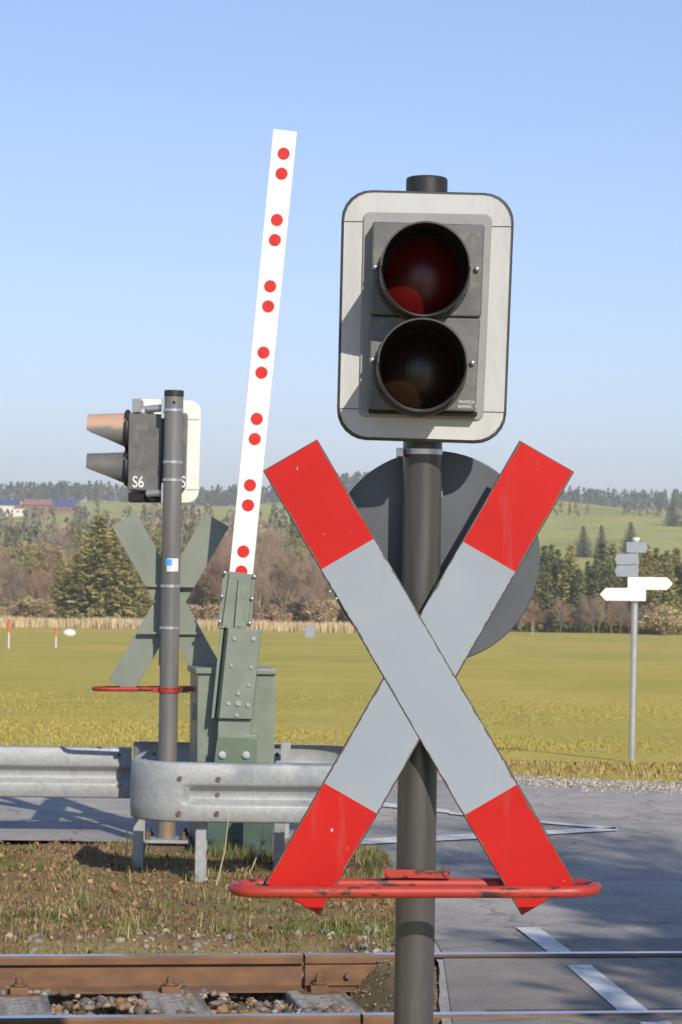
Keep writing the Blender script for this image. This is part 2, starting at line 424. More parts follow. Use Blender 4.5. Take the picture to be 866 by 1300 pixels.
def marking(pxs,z=ZR+.0088):
    o=flat_poly('road_marking',[(G(x,y,z).x,G(x,y,z).y) for x,y in pxs],z,M['mark'])
marking([(655,1177),(684,1177),(727,1209),(697,1209)])
marking([(719,1225),(750,1225),(824,1283),(785,1283)])
marking([(811,1297),(850,1297),(960,1390),(915,1390)])
marking([(430,1066),(600,1058),(782,1050),(784,1054),(600,1065),(430,1073)])
marking([(570,1030),(640,1038),(784,1050),(780,1052.5),(640,1041),(570,1033)])
marking([(470,1017),(540,1024),(570,1028),(570,1032),(540,1029),(470,1022)])
def acline(ac,aa): 
    p=mid+td*aa+tn*ac; return (p.x,p.y)
def al_edge(ac):
    best=None
    for aa in np.arange(-2,3,.01):
        x,y=acline(ac,aa)
        if inpoly(np.array([x]),np.array([y]),road_poly)[0]: return aa+.03
    return 1
dk=[acline(ac,al_edge(ac)) for ac in np.linspace(-1.25,1.9,12)]+[acline(1.9,7.5),acline(-1.25,7.5)]
flat_poly('crossing_deck',dk,ZR+.0042,asphalt('crossing asphalt',.66,(1,.97,.93)))
# flangeway strips where the rails cross the road
M['groove']=paint('rusty flangeway',(.16,.085,.05),.85,0,.3,20,(.05,.04,.035),.45,10)

# ------------------------------------------------------------------ rails
def rail_profile():
    return [(-.070,-.150),(-.070,-.142),(-.012,-.128),(-.009,-.045),(-.035,-.035),(-.036,-.010),(-.028,0),(.028,0),(.036,-.010),(.035,-.035),(.009,-.045),(.012,-.128),(.070,-.142),(.070,-.150)]
ZRAIL=.023
def P_t(al,ac,z): 
    p=mid+td*al+tn*ac; return Vector((p.x,p.y,z))
sA,_=tcoord(*EDGE[2].to_2d()); 
al_road,_=tcoord(G(556,1240).x,G(556,1240).y)
def al_px(px,py): g=G(px,py); return tcoord(g.x,g.y)[0]
def make_rail(ac,label,joint):
    t=thing('rail',P_t(0,ac,0),label,'rail','the two rails of the track')
    pr=rail_profile()
    def seg(a0,a1):
        mb=MB(); vs=[P_t(a0,ac-o,ZRAIL+z) for o,z in pr]+[P_t(a1,ac-o,ZRAIL+z) for o,z in pr]; n=len(pr)
        fs=[]; mi=[]
        for i in range(n):
            fs.append((i,i+n,(i+1)%n+n,(i+1)%n)); mi.append(1 if i==6 else 0)
        fs += [tuple(range(n)),tuple(range(2*n-1,n-1,-1))]; mi+=[0,0]
        mb.add(vs,fs); mb.mi=mi; return mb
    aj=al_px(408,1245)
    seg(-14,aj).build('rail_length',[M['rust'],M['railtop']],t)
    seg(aj+.012,14).build('rail_length',[M['rust'],M['railtop']],t)
    if joint:
        mb=MB(); c=P_t(aj+.19,ac+.030,ZRAIL-.085); ang=math.atan2(td.y,td.x)
        mb.box(c,(.36,.026,.088),ang); fp=mb.build('fishplate',M['rust'],t,bevel=.004)
        for k in range(3):
            b=MB(); q=P_t(aj+.07+.12*k,ac+.043,ZRAIL-.083); b.cyl(q,q+tn*.022,.014,6); b.build('bolt',M['bolt'],fp)
    return t
r1=make_rail(-GAUGE/2,'rusty rail with a bolted joint running along the grass verge','1')
r2=make_rail(GAUGE/2,'nearer rail along the bottom edge of the photo',0)
a0=al_road
for ac in (-GAUGE/2+.065,GAUGE/2-.065):
    pts=[P_t(a0,ac-.03,0),P_t(14,ac-.03,0),P_t(14,ac+.03,0),P_t(a0,ac+.03,0)]
    o=flat_poly('flangeway',[(p.x,p.y) for p in pts],ZR+.0085,M['groove'])
# sleepers left of the road, with rail fastenings
ang=math.atan2(td.y,td.x)
k=0; al=al_px(452,1270)
sleeper_src=None
lab=['weathered wooden sleeper between the rails beside the asphalt edge','weathered wooden sleeper below the rail joint','wooden sleeper at the bottom of the photo under the left rail fastening']
i=0
while al>-11:
    if sleeper_src is None:
        mb=MB(); mb.box((0,0,-.172),(.25,2.5,.10)); 
        me_o=mb.build('sleeper',M['wood'],None,bevel=.012); sleeper_src=me_o
        o=me_o
    else:
        o=sleeper_src.copy(); COL.objects.link(o)
    p=P_t(al,0,0); o.location=(p.x,p.y,random.uniform(-.006,.006)); o.rotation_euler=(0,0,ang+random.uniform(-.02,.02))
    tag(o,lab[i] if i<3 else 'wooden sleeper of the track left of the photo edge','sleeper','sleepers under the rails left of the road')
    i+=1
    # fastenings belong to the rails
    for t_,ac in ((r1,-GAUGE/2),(r2,GAUGE/2)):
        b=MB(); q=P_t(al,ac,0)
        b.box(q+Vector((0,0,-.137)),(.17,.34,.034),ang)
        for sgn in (-1,1):
            c=q+tn*(sgn*.095); b.box(c+Vector((0,0,-.108)),(.075,.07,.035),ang); b.cyl(c+Vector((0,0,-.10)),c+Vector((0,0,-.055)),.017,6); b.cyl(c+Vector((0,0,-.09)),c+Vector((0,0,-.08)),.028,12)
        b.build('rail_clip',M['rust'],t_,bevel=.003)
    al-=.62

# ------------------------------------------------------------------ near crossing signal
YN=6.08
base=W(532,861,YN+.12); base=Vector((W(543,240,YN+.12).x,YN+.12,0))
near=thing('level_crossing_signal',base,'crossing signal with large red and white cross and twin lamps in the foreground','crossing signal','crossing signals beside the railway')
def px_len(px,Y): return px*Y/F
top=W(542,232,YN+.12); 
mb=MB(); bt=Vector((W(525,1300,YN+.12).x,YN+.12,W(525,1300,YN+.12).z)); d=(bt-top); lowz=-.05
bot=top+d*((top.z-lowz)/(-d.z))
rp_=px_len(25,YN+.12)
mb.cyl(top,bot,rp_,40); near_pole=mb.build('pole',M['pole'],near)
mb=MB(); mb.cyl(top+Vector((0,0,.012)),top-Vector((0,0,.06)),rp_*1.06,36); mb.build('pole_cap',M['cap'],near_pole,bevel=.006)
def ring_band(mb,cx,cz,cy,r,h): mb.cyl((cx,cy,cz-h/2),(cx,cy,cz+h/2),r,36)
mb=MB(); q=W(536,574,YN+.12); ring_band(mb,q.x,q.z,q.y,rp_*1.045,.014); 
e=W(510,574,YN+.07); mb.box(e+Vector((-.004,.02,0)),(.016,.04,.020)); mb.each('pole_band',M['zinc'],near_pole,bevel=.001)
# back board
bd=rounded([(434.5,240),(654,245.5),(641.5,563.5),(427,557)],38)
mb=MB(); mb.ppx(bd,YN,.030); bo=mb.build('backboard',M['edge'],near,bevel=.004)
def inset(poly,cx,cy,kx,ky): return [(cx+(x-cx)*kx,cy+(y-cy)*ky) for x,y in poly]
cx,cy=539.5,401.5
face=inset(bd,cx,cy,.968,.978)
mb=MB(); mb.ppx(face,YN-.004,.003); mb.build('board_face',M['boardwhite'],bo)
mb=MB()
inn=rounded([(461.5,269),(625,272),(613.5,534),(455,529)],9)
mb.ppx(inn,YN-.010,.006); mb.build('board_panel',M['boardin'],bo,bevel=.004)
mb=MB()
for a,b in (((436,280.5),(471,281)),((619,287),(651,287)),((428,518),(468,518.5)),((607,522),(643,523))):
    mb.ppx([a,b,(b[0],b[1]+.9),(a[0],a[1]+.9)],YN-.0055,.0015)
mb.each('board_seam',M['edge'],bo)
# lamp housings
YB=YN-.055
hs=[]
for (quad,txt) in (([(473,281),(615.5,285),(611,402.5),(470.5,399.5)],0),([(470.5,401),(610,404),(604,522.5),(468.5,519.5)],1)):
    mb=MB(); mb.ppx(rounded(quad,3,3),YB,.046); h=mb.build('lamp_housing',M['housing'],near,bevel=.004); hs.append(h)
mb=MB(); mb.ppx([(468,519),(606,522.5),(606,528),(468,524)],YB+.012,.03); mb.build('housing_lip',M['blackgap'],hs[1],bevel=.002)
def visor(C,ro,L,axis,upv,parent,mout,minn,Lmin=.03,taper=1.0,knee=.45):
    """tunnel visor: C centre of the base, axis the way it points"""
    axis=Vector(axis).normalized(); upv=Vector(upv); sd=axis.cross(upv).normalized()
    n=56; m_=10; vs=[];fs=[]
    for layer,(rr) in enumerate((ro,ro-.004)):
        for i in range(n):
            th=2*math.pi*i/n; t=(1+math.sin(th))/2; Lh=Lmin+(L-Lmin)*min(1,t/knee)
            for j in range(m_+1):
                s=j/m_; r_=rr*(1+(taper-1)*s*Lh/L)
                vs.append(Vector(C)+sd*(r_*math.cos(th))+upv*(r_*math.sin(th))+axis*(Lh*s))
    k=m_+1
    mi=[]
    for l in range(2):
        for i in range(n):
            for j in range(m_):
                a=l*n*k+i*k+j; b=l*n*k+((i+1)%n)*k+j; fs.append((a,b,b+1,a+1)); mi.append(l)
    for i in range(n):
        a=i*k+m_; b=((i+1)%n)*k+m_; fs.append((a,b,b+n*k,a+n*k)); mi.append(0)
    mb=MB(); mb.add(vs,fs); mb.mi=mi
    return mb.build('visor',[mout,minn],parent)
VL=.205
for (rx,ry,r,h,lm) in ((540.5,337.5,57.5,hs[0],'lensred'),(536.5,460.5,57.5,hs[1],'lensamber')):
    Yr=YB-VL; Cr=W(rx,ry,Yr); ro=px_len(r,Yr); C=Vector((Cr.x,YB,Cr.z))
    visor(C,ro,VL,(0,-1,0),(0,0,1),h,M['visor_out'],M['visor_in'],Lmin=.085,knee=.5)
    mb=MB()
    # rim ring at the base and the lens dome
    n=48
    mb.tube([C+Vector((math.cos(2*math.pi*i/n)*(ro+.002),-.004,math.sin(2*math.pi*i/n)*(ro+.002))) for i in range(n)],.006,8,closed=True)
    mb.build('lamp_ring',M['visor_out'],h)
    mb=MB(); mb.cyl(C+Vector((0,-.003,0)),C,ro-.003,48); mb.build('lamp_socket',M['visor_in'],h)
    mb=MB(); R=ro*.86; vs=[C+Vector((0,-.036,0))]; fs=[]; rr=8
    for a in range(1,rr+1):
        for i in range(n):
            q=a/rr; vs.append(C+Vector((R*q*math.cos(2*math.pi*i/n),-.036+.030*q*q,R*q*math.sin(2*math.pi*i/n))))
    for i in range(n): fs.append((0,1+i,1+(i+1)%n))
    for a in range(rr-1):
        for i in range(n): fs.append((1+a*n+i,1+(a+1)*n+i,1+(a+1)*n+(i+1)%n,1+a*n+(i+1)%n))
    mb.add(vs,fs); mb.build('lens',M[lm],h)
mb=None
for h,pts in ((hs[0],((476.5,339),(605.5,341.5))),(hs[1],((472.5,456.5),(600,460.5)))):
    for x,y in pts:
        b=MB(); q=W(x,y,YB-.006); b.sphere(q,.0065,6); b.build('screw',M['zinc'],h)
def text(s,loc,size,mat,parent,name='lettering',ext=.001,align='CENTER',rotx=math.pi/2,scx=1.0,bold=0.0,rotz=0):
    cu=bpy.data.curves.new('lettering','FONT'); cu.body=s; cu.size=size; cu.extrude=ext; cu.align_x=align; cu.align_y='CENTER'; cu.offset=bold
    tmp=bpy.data.objects.new('lettering',cu); COL.objects.link(tmp)
    bpy.context.view_layer.update()
    me=bpy.data.meshes.new_from_object(tmp.evaluated_get(bpy.context.evaluated_depsgraph_get()))
    bpy.data.objects.remove(tmp); me.materials.clear(); me.materials.append(mat)
    o=bpy.data.objects.new(name,me); COL.objects.link(o); o.parent=parent
    o.location=Vector(loc)-wloc(parent); o.rotation_euler=(rotx,-ROLL*0,rotz); o.scale=(scx,1,1); return o
text('PINTSCH',W(592.5,510.5,YB-.0005),.0092,M['textwhite'],hs[1],bold=0)
text('BAMAG   1',W(593.5,516.3,YB-.0005),.0092,M['textwhite'],hs[1],bold=0)
# round plate behind the pole
YD=YN+.185
mb=MB(); C=W(551,707,YD); R=px_len(135,YD); n=72
mb.prism([C+Vector((R*math.cos(2*math.pi*i/n),0,R*math.sin(2*math.pi*i/n))) for i in range(n)],(0,.012,0))
dk=mb.build('round_plate',M['disk'],near,bevel=.003)
mb=MB()
for yy in (625,800):
    mb.ppx([(512,yy-7),(562,yy-7),(562,yy+7),(512,yy+7)],YD-.018,.016)
mb.each('mounting_rail',M['galv'],dk,bevel=.002)
# cross
def cross_arm(p0,p1,wd,Y,parent,redlen,th,facemat,edgemat,rim=.0022):
    """p0,p1 end centres in the vertical plane (world), wd width"""
    d=(p1-p0); L=d.length; d.normalize(); nrm=Vector((-d.z,0,d.x))
    mb=MB(); q=[p0+nrm*wd/2,p1+nrm*wd/2,p1-nrm*wd/2,p0-nrm*wd/2]
    mb.prism(q,(0,th,0)); o=mb.build('cross_arm',edgemat,parent,bevel=.0015)
    if facemat:
        # face sheet, divided so the red ends are their own faces
        me=bpy.data.meshes.new('arm_face'); cuts=[0,redlen,L-redlen,L]; vs=[];fs=[];uv=[];isr=[]
        K=[]
        for a,b in zip(cuts[:-1],cuts[1:]):
            K.append((a,b))
        e=rim; off=wloc(parent)
        for i,(a,b) in enumerate(K):
            a2=a+(e if i==0 else 0); b2=b-(e if i==2 else 0)
            k=len(vs); h=wd/2-e
            for (s_,t_) in ((a2,-h),(b2,-h),(b2,h),(a2,h)):
                v=p0+d*s_+nrm*t_; vs.append(Vector((v.x,Y-.0012,v.z))-off); 
            fs.append((k,k+1,k+2,k+3)); uv += [(a2,0),(b2,0),(b2,1),(a2,1)]; isr += [0 if i==1 else 1]*4
        me.from_pydata(vs,[],fs); u=me.uv_layers.new(name='UVMap')
        for i_,x in enumerate(uv): u.data[i_].uv=x
        at=me.attributes.new('isred','FLOAT','POINT')
        for i_,x in enumerate(isr): at.data[i_].value=x
        me.materials.append(facemat)
        f=bpy.data.objects.new('arm_face',me); COL.objects.link(f); f.parent=o
    return o
wd=px_len(80.5,YN)
def ap(x,y,Y): return W(x,y,Y)
def arm_px(x0,y0,x1,y1,Y,parent,**k): return cross_arm(ap(x0,y0,Y),ap(x1,y1,Y),px_len(k.pop('w'),Y),Y,parent,**k)
arm_px(694.5,579,371,1142,YN+.0138,near,w=80,redlen=px_len(148,YN),th=.016,facemat=M['crossface'],edgemat=M['edge'])
arm_px(368.3,577.5,697,1142,YN+.012,near,w=80,redlen=px_len(146,YN),th=.016,facemat=M['crossface'],edgemat=M['edge'])
# brackets behind the cross
mb=MB()
for yy in (800,925):
    q=W(531,yy,YN+.07); mb.box(q,(.13,.035,.022)); ring_band(mb,W(531,yy,YN+.12).x,q.z,YN+.12,rp_*1.05,.02)
mb.each('cross_bracket',M['galv'],near,bevel=.002)
# rivets
mb=MB()
for x,y in ((419,751),(427,760)):
    q=W(x,y,YN+.008); mb.sphere(q,.0038,5)
mb.each('rivet',M['zinc'],near)
# red hoop
def hoop(xl,xr,yf,Yf,Yb,r,parent,parts):
    a=W(xl,yf,Yf); b=W(xr,yf,Yf); z=(a.z+b.z)/2; dz=(b.z-a.z)/2
    R=(Yb-Yf)/2; P=[]
    x0=a.x+R; x1=b.x-R
    for i in range(24): P.append(Vector((x0+(x1-x0)*i/23,Yf,0)))
    for i in range(1,10): th=-math.pi/2+math.pi*i/10; P.append(Vector((x1+R*math.cos(th),(Yf+Yb)/2+R*math.sin(th),0)))
    for i in range(24): P.append(Vector((x1+(x0-x1)*i/23,Yb,0)))
    for i in range(1,10): th=math.pi/2+math.pi*i/10; P.append(Vector((x0+R*math.cos(th),(Yf+Yb)/2+R*math.sin(th),0)))
    for p in P: p.z=z+dz*(p.x-(a.x+b.x)/2)/((b.x-a.x)/2)
    mb=MB(); mb.tube(P,r,14,closed=True); return mb.build('guard_hoop',M['redbar'],parent)
hp=hoop(295.5,761,1132.5,YN-.085,YN+.075,px_len(7.6,YN-.085),near,None)
mb=MB(); mb.ppx([(487,1104),(571.5,1105),(571.5,1115.5),(487,1114.5)],YN+.055,.012)
mb.ppx([(487,1104),(571.5,1105),(571.5,1115.5),(487,1114.5)],YN+.17,.012)
q=W(528,1126,YN+.12); ring_band(mb,q.x,q.z,q.y,rp_*1.06,.03)
for x in (493,566): 
    a=W(x,1110,YN+.05); mb.cyl(a,a+Vector((0,.14,0)),.006,8)
mb.build('hoop_clamp',M['redbar'],hp,bevel=.0015)

# ------------------------------------------------------------------ far crossing signal (seen from behind)
YF=15.25
b0=G(211,1080); tp=W(221,500,YF); 
farT=thing('level_crossing_signal',Vector((G(211,1080).x,YF,0)),'crossing signal with cross sign seen from the back, standing behind the left guardrail','crossing signal','crossing signals beside the railway')
bt=Vector((W(211,1070,YF).x,YF,W(211,1070,YF).z))
mb=MB(); rF=px_len(12,YF); mb.cyl(tp,bt,[rF][0],32); fp=mb.build('pole',M['pole_far'],farT)
mb=MB(); mb.cyl(tp+Vector((0,0,.02)),tp-Vector((0,0,.018)),rF*1.05,28); mb.build('pole_cap',M['cap'],fp,bevel=.004)
mb=MB()
for y in (521,587,609.5,716+28,797):
    q=W(216+ (766-y)*.0175,y,YF); ring_band(mb,q.x,q.z,YF,rF*1.06,.016)
mb.each('pole_band',M['zinc'],fp)
mb=MB(); q=W(221,511,YF-rF-.0005); mb.cyl(q,q+Vector((0,.004,0)),.009,12); mb.build('pole_hole',M['blackgap'],fp)
# sticker wrapped on the pole
def sticker(x0,x1,y0,y1,mat,dr):
    c=W(218.0,716,YF); zs=(W(218,y0,YF).z,W(218,y1,YF).z); mb=MB(); vs=[];n=8
    for i in range(n+1):
        px=x0+(x1-x0)*i/n; s=max(-.98,min(.98,(px-217.8)/12)); th=math.asin(s)
        for z in zs: vs.append((c.x+(rF+dr)*math.sin(th),YF-(rF+dr)*math.cos(th),z))
    mb.add(vs,[(2*i,2*i+1,2*i+3,2*i+2) for i in range(n)]); return mb.build('sticker',mat,fp)
sticker(210.5,226.5,709,725.5,M['stickerw'],.0015); sticker(211,219,710,718,M['blue'],.003)
# base plate
mb=MB(); mb.box((bt.x,YF,.06),(.27,.30,.018)); bpl=mb.build('base_plate',M['galv'],farT,bevel=.002); mb=MB()
for sx in (-1,1):
    for sy in (-1,1): q=(bt.x+sx*.105,YF+sy*.11); mb.tube([(q[0],q[1],.0),(q[0],q[1],.069),(q[0],q[1],.07),(q[0],q[1],.092),(q[0],q[1],.093),(q[0],q[1],.115)],[.012,.012,.022,.022,.012,.012],8)
mb.each('bolt',M['bolt'],bpl)
mb=MB(); mb.box((bt.x,YF,-.0),(.22,.24,.10)); mb.build('footing',M['bolt'],farT,bevel=.01)
m,nt,bs=new_mat('visor with painted sunlit top')
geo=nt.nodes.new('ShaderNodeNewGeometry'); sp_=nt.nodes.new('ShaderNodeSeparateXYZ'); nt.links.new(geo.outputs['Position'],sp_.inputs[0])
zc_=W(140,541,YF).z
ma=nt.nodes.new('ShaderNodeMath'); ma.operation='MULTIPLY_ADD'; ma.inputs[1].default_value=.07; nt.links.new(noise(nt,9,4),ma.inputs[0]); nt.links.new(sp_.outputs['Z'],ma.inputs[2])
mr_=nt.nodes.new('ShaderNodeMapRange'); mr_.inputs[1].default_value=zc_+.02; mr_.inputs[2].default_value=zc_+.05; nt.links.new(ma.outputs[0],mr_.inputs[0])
nt.links.new(mix(nt,mr_.outputs[0],(.17,.165,.16),(.46,.29,.20)),bs.inputs['Base Color']); bs.inputs['Roughness'].default_value=.6; M['visor_sunlit_top']=m  # sunlit warmth of the faded top half put into the colour by height
# white backboard with housings
YW=YF+.30
bd=rounded([(169,506),(255.5,509),(252,639),(166,636.5)],15)
mb=MB(); mb.ppx(bd,YW,.02); fb=mb.build('backboard',M['housewall'],farT,bevel=.003); fb.data.materials[0]=paint('board back white',(.72,.71,.66),.5,0,.05,8,(.6,.57,.5),.35,9)
mb=MB(); 
for y in (532,621): mb.ppx([(236,y),(253,y+.3),(253,y+1.2),(236,y+.9)],YW-.002,.0015)
mb.each('board_seam',M['boardin'],fb)
mb=MB(); mb.ppx([(168,506),(178.5,506),(178.5,523),(168,524)],YF+.06,.23); mb.build('board_side',M['boardin'],fb,bevel=.003)
mb=MB(); mb.ppx([(163.5,524),(207,526),(203,624),(162,622)],YF+.07,.21); hA=mb.build('lamp_housing',M['housing'],farT,bevel=.006)
mb=MB(); mb.ppx([(206,527),(236.5,524),(234,618),(204,620)],YF+.10,.19); hB=mb.build('lamp_housing',M['housing'],farT,bevel=.006)
mb=MB(); mb.ppx([(163,625),(203,626),(203,637),(163,637)],YF+.10,.18); mb.ppx([(188,627),(203,627),(203,636),(188,636)],YF+.07,.03,0); mb.build('junction_box',M['blackgap'],hA,bevel=.004)
mb=MB()
for y in (519.5,627): 
    a=W(187,y,YF+.08); b=W(212,y-2,YF+.03); mb.cyl(a,b,.022,12); q=W(209,y-1,YF+.01); mb.box(q,(.035,.05,.12))
mb.sphere(W(183,524,YF+.13),.06,8,(1,.8,.7)); mb.each('mounting_arm',M['alu'],farT,bevel=.002)
text('S6',W(175.5,612.5,YF+.0685),.095,M['textwhite'],hA,ext=.0015,bold=.0008,scx=.78)
text('S',W(232.7,612.5,YF+.0985),.095,M['textwhite'],hB,ext=.0015,bold=.0008,scx=.78)
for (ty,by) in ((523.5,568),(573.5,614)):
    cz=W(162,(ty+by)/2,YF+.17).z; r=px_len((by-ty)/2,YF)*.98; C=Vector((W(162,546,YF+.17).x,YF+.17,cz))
    visor(C,r,.235,(-1,0,0),(0,0,1),hA,M['visor_sunlit_top' if ty<550 else 'visor_far'],M['visor_in'],Lmin=.02,taper=.88,knee=.44)
    mb=MB(); n=32; mb.tube([C+Vector((.0,math.cos(2*math.pi*i/n)*(r+.005),math.sin(2*math.pi*i/n)*(r+.005))) for i in range(n)],.016,8,closed=True); mb.build('lamp_ring',M['cap'],hA)
    mb=MB(); mb.cyl(C,C+Vector((-.02,0,0)),r*.95,28); mb.build('lens',M['lensred' if ty<550 else 'lensamber'],hA)
# cross seen from behind
arm_px(157,659,276,873,YF+.085,farT,w=35,redlen=0,th=.012,facemat=None,edgemat=M['crossback'])
arm_px(276,660,153,872,YF+.105,farT,w=35,redlen=0,th=.012,facemat=None,edgemat=M['crossback'])
for o in list(farT.children):
    if o.name.startswith('cross_arm'): o.data.materials[0]=M['crossback']
mb=MB()
for y,xa,xb in ((744,187,247),(804,175,257)):
    mb.ppx([(xa,y-2.0),(xb,y-1.2),(xb,y+2.0),(xa,y+1.2)],YF+.06,.03)
mb.ppx([(204.5,700),(212,700),(209,845),(201.5,845)],YF+.055,.02)
mb.each('cross_bracket',M['crossback'],farT,bevel=.002)
hp2=hoop(117,300,875,YF+.02,YF+.20,px_len(2.7,YF),farT,None)
mb=MB(); q=W(214.5,876,YF); ring_band(mb,q.x,q.z,YF,rF*1.1,.034)
mb.box(W(233,876,YF),(.07,.012,.03)); mb.box(W(200,876,YF),(.06,.012,.03)); mb.build('hoop_clamp',M['redbar'],hp2,bevel=.002)

# ------------------------------------------------------------------ barrier
YB0=15.05
bar=thing('barrier',(W(300,1090,YB0).x,YB0,0),'raised level crossing barrier, white boom with red dots on a grey green drive housing','barrier')
yaw=-.13
mb=MB(); mb.ppx([(251,853),(349.5,853),(347,1095),(249,1095)],YB0,.42,dirx=-.16); cab=mb.build('cabinet',M['green'],bar,bevel=.006)
mb=MB(); mb.ppx([(248,847.5),(351,849),(351,857),(248,856)],YB0-.02,.46,dirx=-.16); mb.build('cabinet_lid',M['green'],cab,bevel=.008)
mb=MB(); mb.ppx([(259,1040),(347,1042),(345,1089),(261,1089)],YB0-.05,.049); lb=mb.build('foot_housing',M['greend'],bar,bevel=.006)
mb=MB()
for x in (268,300,335): 
    for y in (1068,1082): mb.cyl(W(x,y,YB0-.06),W(x,y,YB0-.05),.016,6)
mb.each('bolt',M['cap'],lb)
mb=MB(); mb.box((W(247.5,905,YB0+.1).x-.01,YB0+.10,W(247,905,YB0).z),(.012,.03,.10)); mb.build('hinge',M['boardin'],cab,bevel=.002)
# lower arm with bolted plate
YA=YB0-.17
mb=MB(); mb.ppx([(278,905),(320,908),(318,940),(276,938)],YA+.02,.14); mb.ppx([(278,930),(326,933),(322,1000),(275,1000)],YA+.015,.155); mb.build('arm_foot',M['green'],bar,bevel=.003)
mb=MB(); mb.ppx(rounded([(276,936),(327,937.5),(325.5,976),(271,976)],4,3),YA,.012); pl=mb.build('bolt_plate',M['greenplate'],bar,bevel=.002)
mb=MB()
for x in (282.5,312.5): mb.cyl(W(x,958.5,YA-.02),W(x,958.5,YA),.014,8); mb.cyl(W(x,958.5,YA-.012),W(x,958.5,YA-.001),.021,16)
mb.each('bolt',M['zinc'],pl)
# upper arm housing (channel, open to the left)
mb=MB(); mb.ppx([(290,797),(331,800.5),(320,913),(278,912)],YA-.01,.012)
mb.ppx([(327.5,800),(331,800.5),(320,913),(316.5,912.8)],YA+.002,.14)
mb.ppx([(290,797),(331,800.5),(330.6,804),(289.6,800.5)],YA+.0025,.135)
mb.ppx([(280,797),(284,797),(272,912),(268,912)],YA+.06,.09)
mb.ppx([(290,797),(293,797.3),(281,912),(278,912)],YA+.003,.10,dirx=-.3)
mb.build('arm_housing',M['green'],bar,bevel=.003)
ahp=[c for c in bar.children if c.name.startswith('arm_housing')][0]
mb=MB()
for x,y,r in ((298,811,.011),(322,811,.013),(294,845,.009),(319,847,.009),(290,893,.011),(303,893,.016),(315,895,.012),(303,880,.012),(301,908,.010),(316,870,.008)):
    mb.cyl(W(x,y,YA-.018),W(x,y,YA-.008),r,10)
mb.each('bolt',M['galv'],ahp)
# sleeve holding the boom
mb=MB(); mb.ppx([(291.5,725.5),(321,729),(316,797),(282,795)],YA+.035,.012)
mb.ppx([(283,728),(291,726),(284,795),(276.5,795)],YA+.055,.10)
mb.ppx([(320.5,729),(324,731),(318.5,797),(315.5,797)],YA+.03,.10)
sl=mb.build('boom_sleeve',M['green'],bar,bevel=.002)
mb=MB(); mb.add([W(303,735,YA+.018),W(298,795,YA+.010),W(309.5,796,YA+.010),W(305.5,795.5,YA+.035),W(302,737,YA+.035)],[(0,1,2),(0,2,3,4),(0,4,1)]); mb.build('stiffener',M['green'],sl,smooth=False)
mb=MB()
for x,y in ((285.5,727),(323,732),(282,757),(320,760),(279,789),(317,791)): mb.sphere(W(x,y,YA+.025),.012,6)
mb.each('bolt',M['zinc'],sl)
YM=YA+.05
mb=MB(); mb.ppx([(347,163.5),(377,167.3),(318,760),(288,757)],YM,.055); boom=mb.build('boom',M['whitepaint'],bar,bevel=.003)
for k in range(7):
    for dy in (194.9,220.4):
        y=dy+84.2*k; x=360.2-(y-194.9)*.1012
        C=W(x,y,YM-.003); r=px_len(7.75,YM)
        if y>726: C=W(x,y-2,YM-.003)
        mb=MB(); n=28; mb.prism([C+Vector((r*math.cos(2*math.pi*i/n),0,r*math.sin(2*math.pi*i/n))) for i in range(n)],(0,.0028,0)); mb.build('reflector',M['redfilm'],boom)

# ------------------------------------------------------------------ guardrails
PROF=[(.155,.030),(.153,.060),(.149,.070),(.142,.075),(.050,.080),(.040,.077),(.034,.070),(.012,.034),(.006,.030),(-.034,.030),(-.040,.034),(-.060,.070),(-.066,.077),(-.075,.080),(-.142,.075),(-.149,.070),(-.153,.060),(-.155,.030)]
def beam(path,zc,flip=1,amp=None,parent=None,name='beam'):
    P=[Vector((p[0],p[1],0)) for p in path]; vs=[]; n=len(PROF)
    for i,p in enumerate(P):
        t=(P[min(i+1,len(P)-1)]-P[max(i-1,0)]).normalized(); nr=Vector((t.y,-t.x,0))*flip
        a=1 if amp is None else amp[i]; z0=zc if not callable(zc) else zc(i)
        for z,o in PROF:
            oo=o*a+.078*(1-a) if abs(z)<.14 else o
            vs.append(p+nr*oo+Vector((0,0,z0+z)))
    fs=[(i*n+j,i*n+j+1,(i+1)*n+j+1,(i+1)*n+j) for i in range(len(P)-1) for j in range(n-1)]
    mb=MB(); mb.add(vs,fs); o=mb.build(name,M['galv'],parent)
    s=o.modifiers.new('sheet','SOLIDIFY'); s.thickness=.004; s.offset=0; return o
def bolts(parent,pts,r=.013):
    for q,d in pts:
        b=MB(); b.cyl(q,q+Vector(d)*.010,r,10); b.build('bolt',M['bolt'],parent)
# left straight guardrail and its continuation behind the barrier
YL=16.0
zL=(W(80,979,YL).z)
pL0=W(-700,979,YL-.3); pL1=W(0,979,YL); pL2=W(167,979,YL)
gl=thing('guardrail',(pL1.x,YL,0),'galvanised guardrail running in from the left edge to behind the far pole','guardrail','guardrails around the barrier')
n=30; path=[(pL0.x+(pL2.x-pL0.x)*i/n,pL0.y+(pL2.y-pL0.y)*i/n) for i in range(n+1)]
bm_=beam(path,zL,1,parent=gl)
bolts(bm_,[(W(x,y,YL-.082+ (.056 if abs(y-978.5)<2 else 0)),(0,-1,0)) for x,y in ((151.5,958.5),(154,978.5),(151,997))])
mb=MB(); 
for px in (-420,-180): q=W(px,979,YL); mb=MB(); mb.box((q.x,YL+.06,.32),(.06,.12,.70)); mb.build('post',M['galv'],gl,bevel=.003)
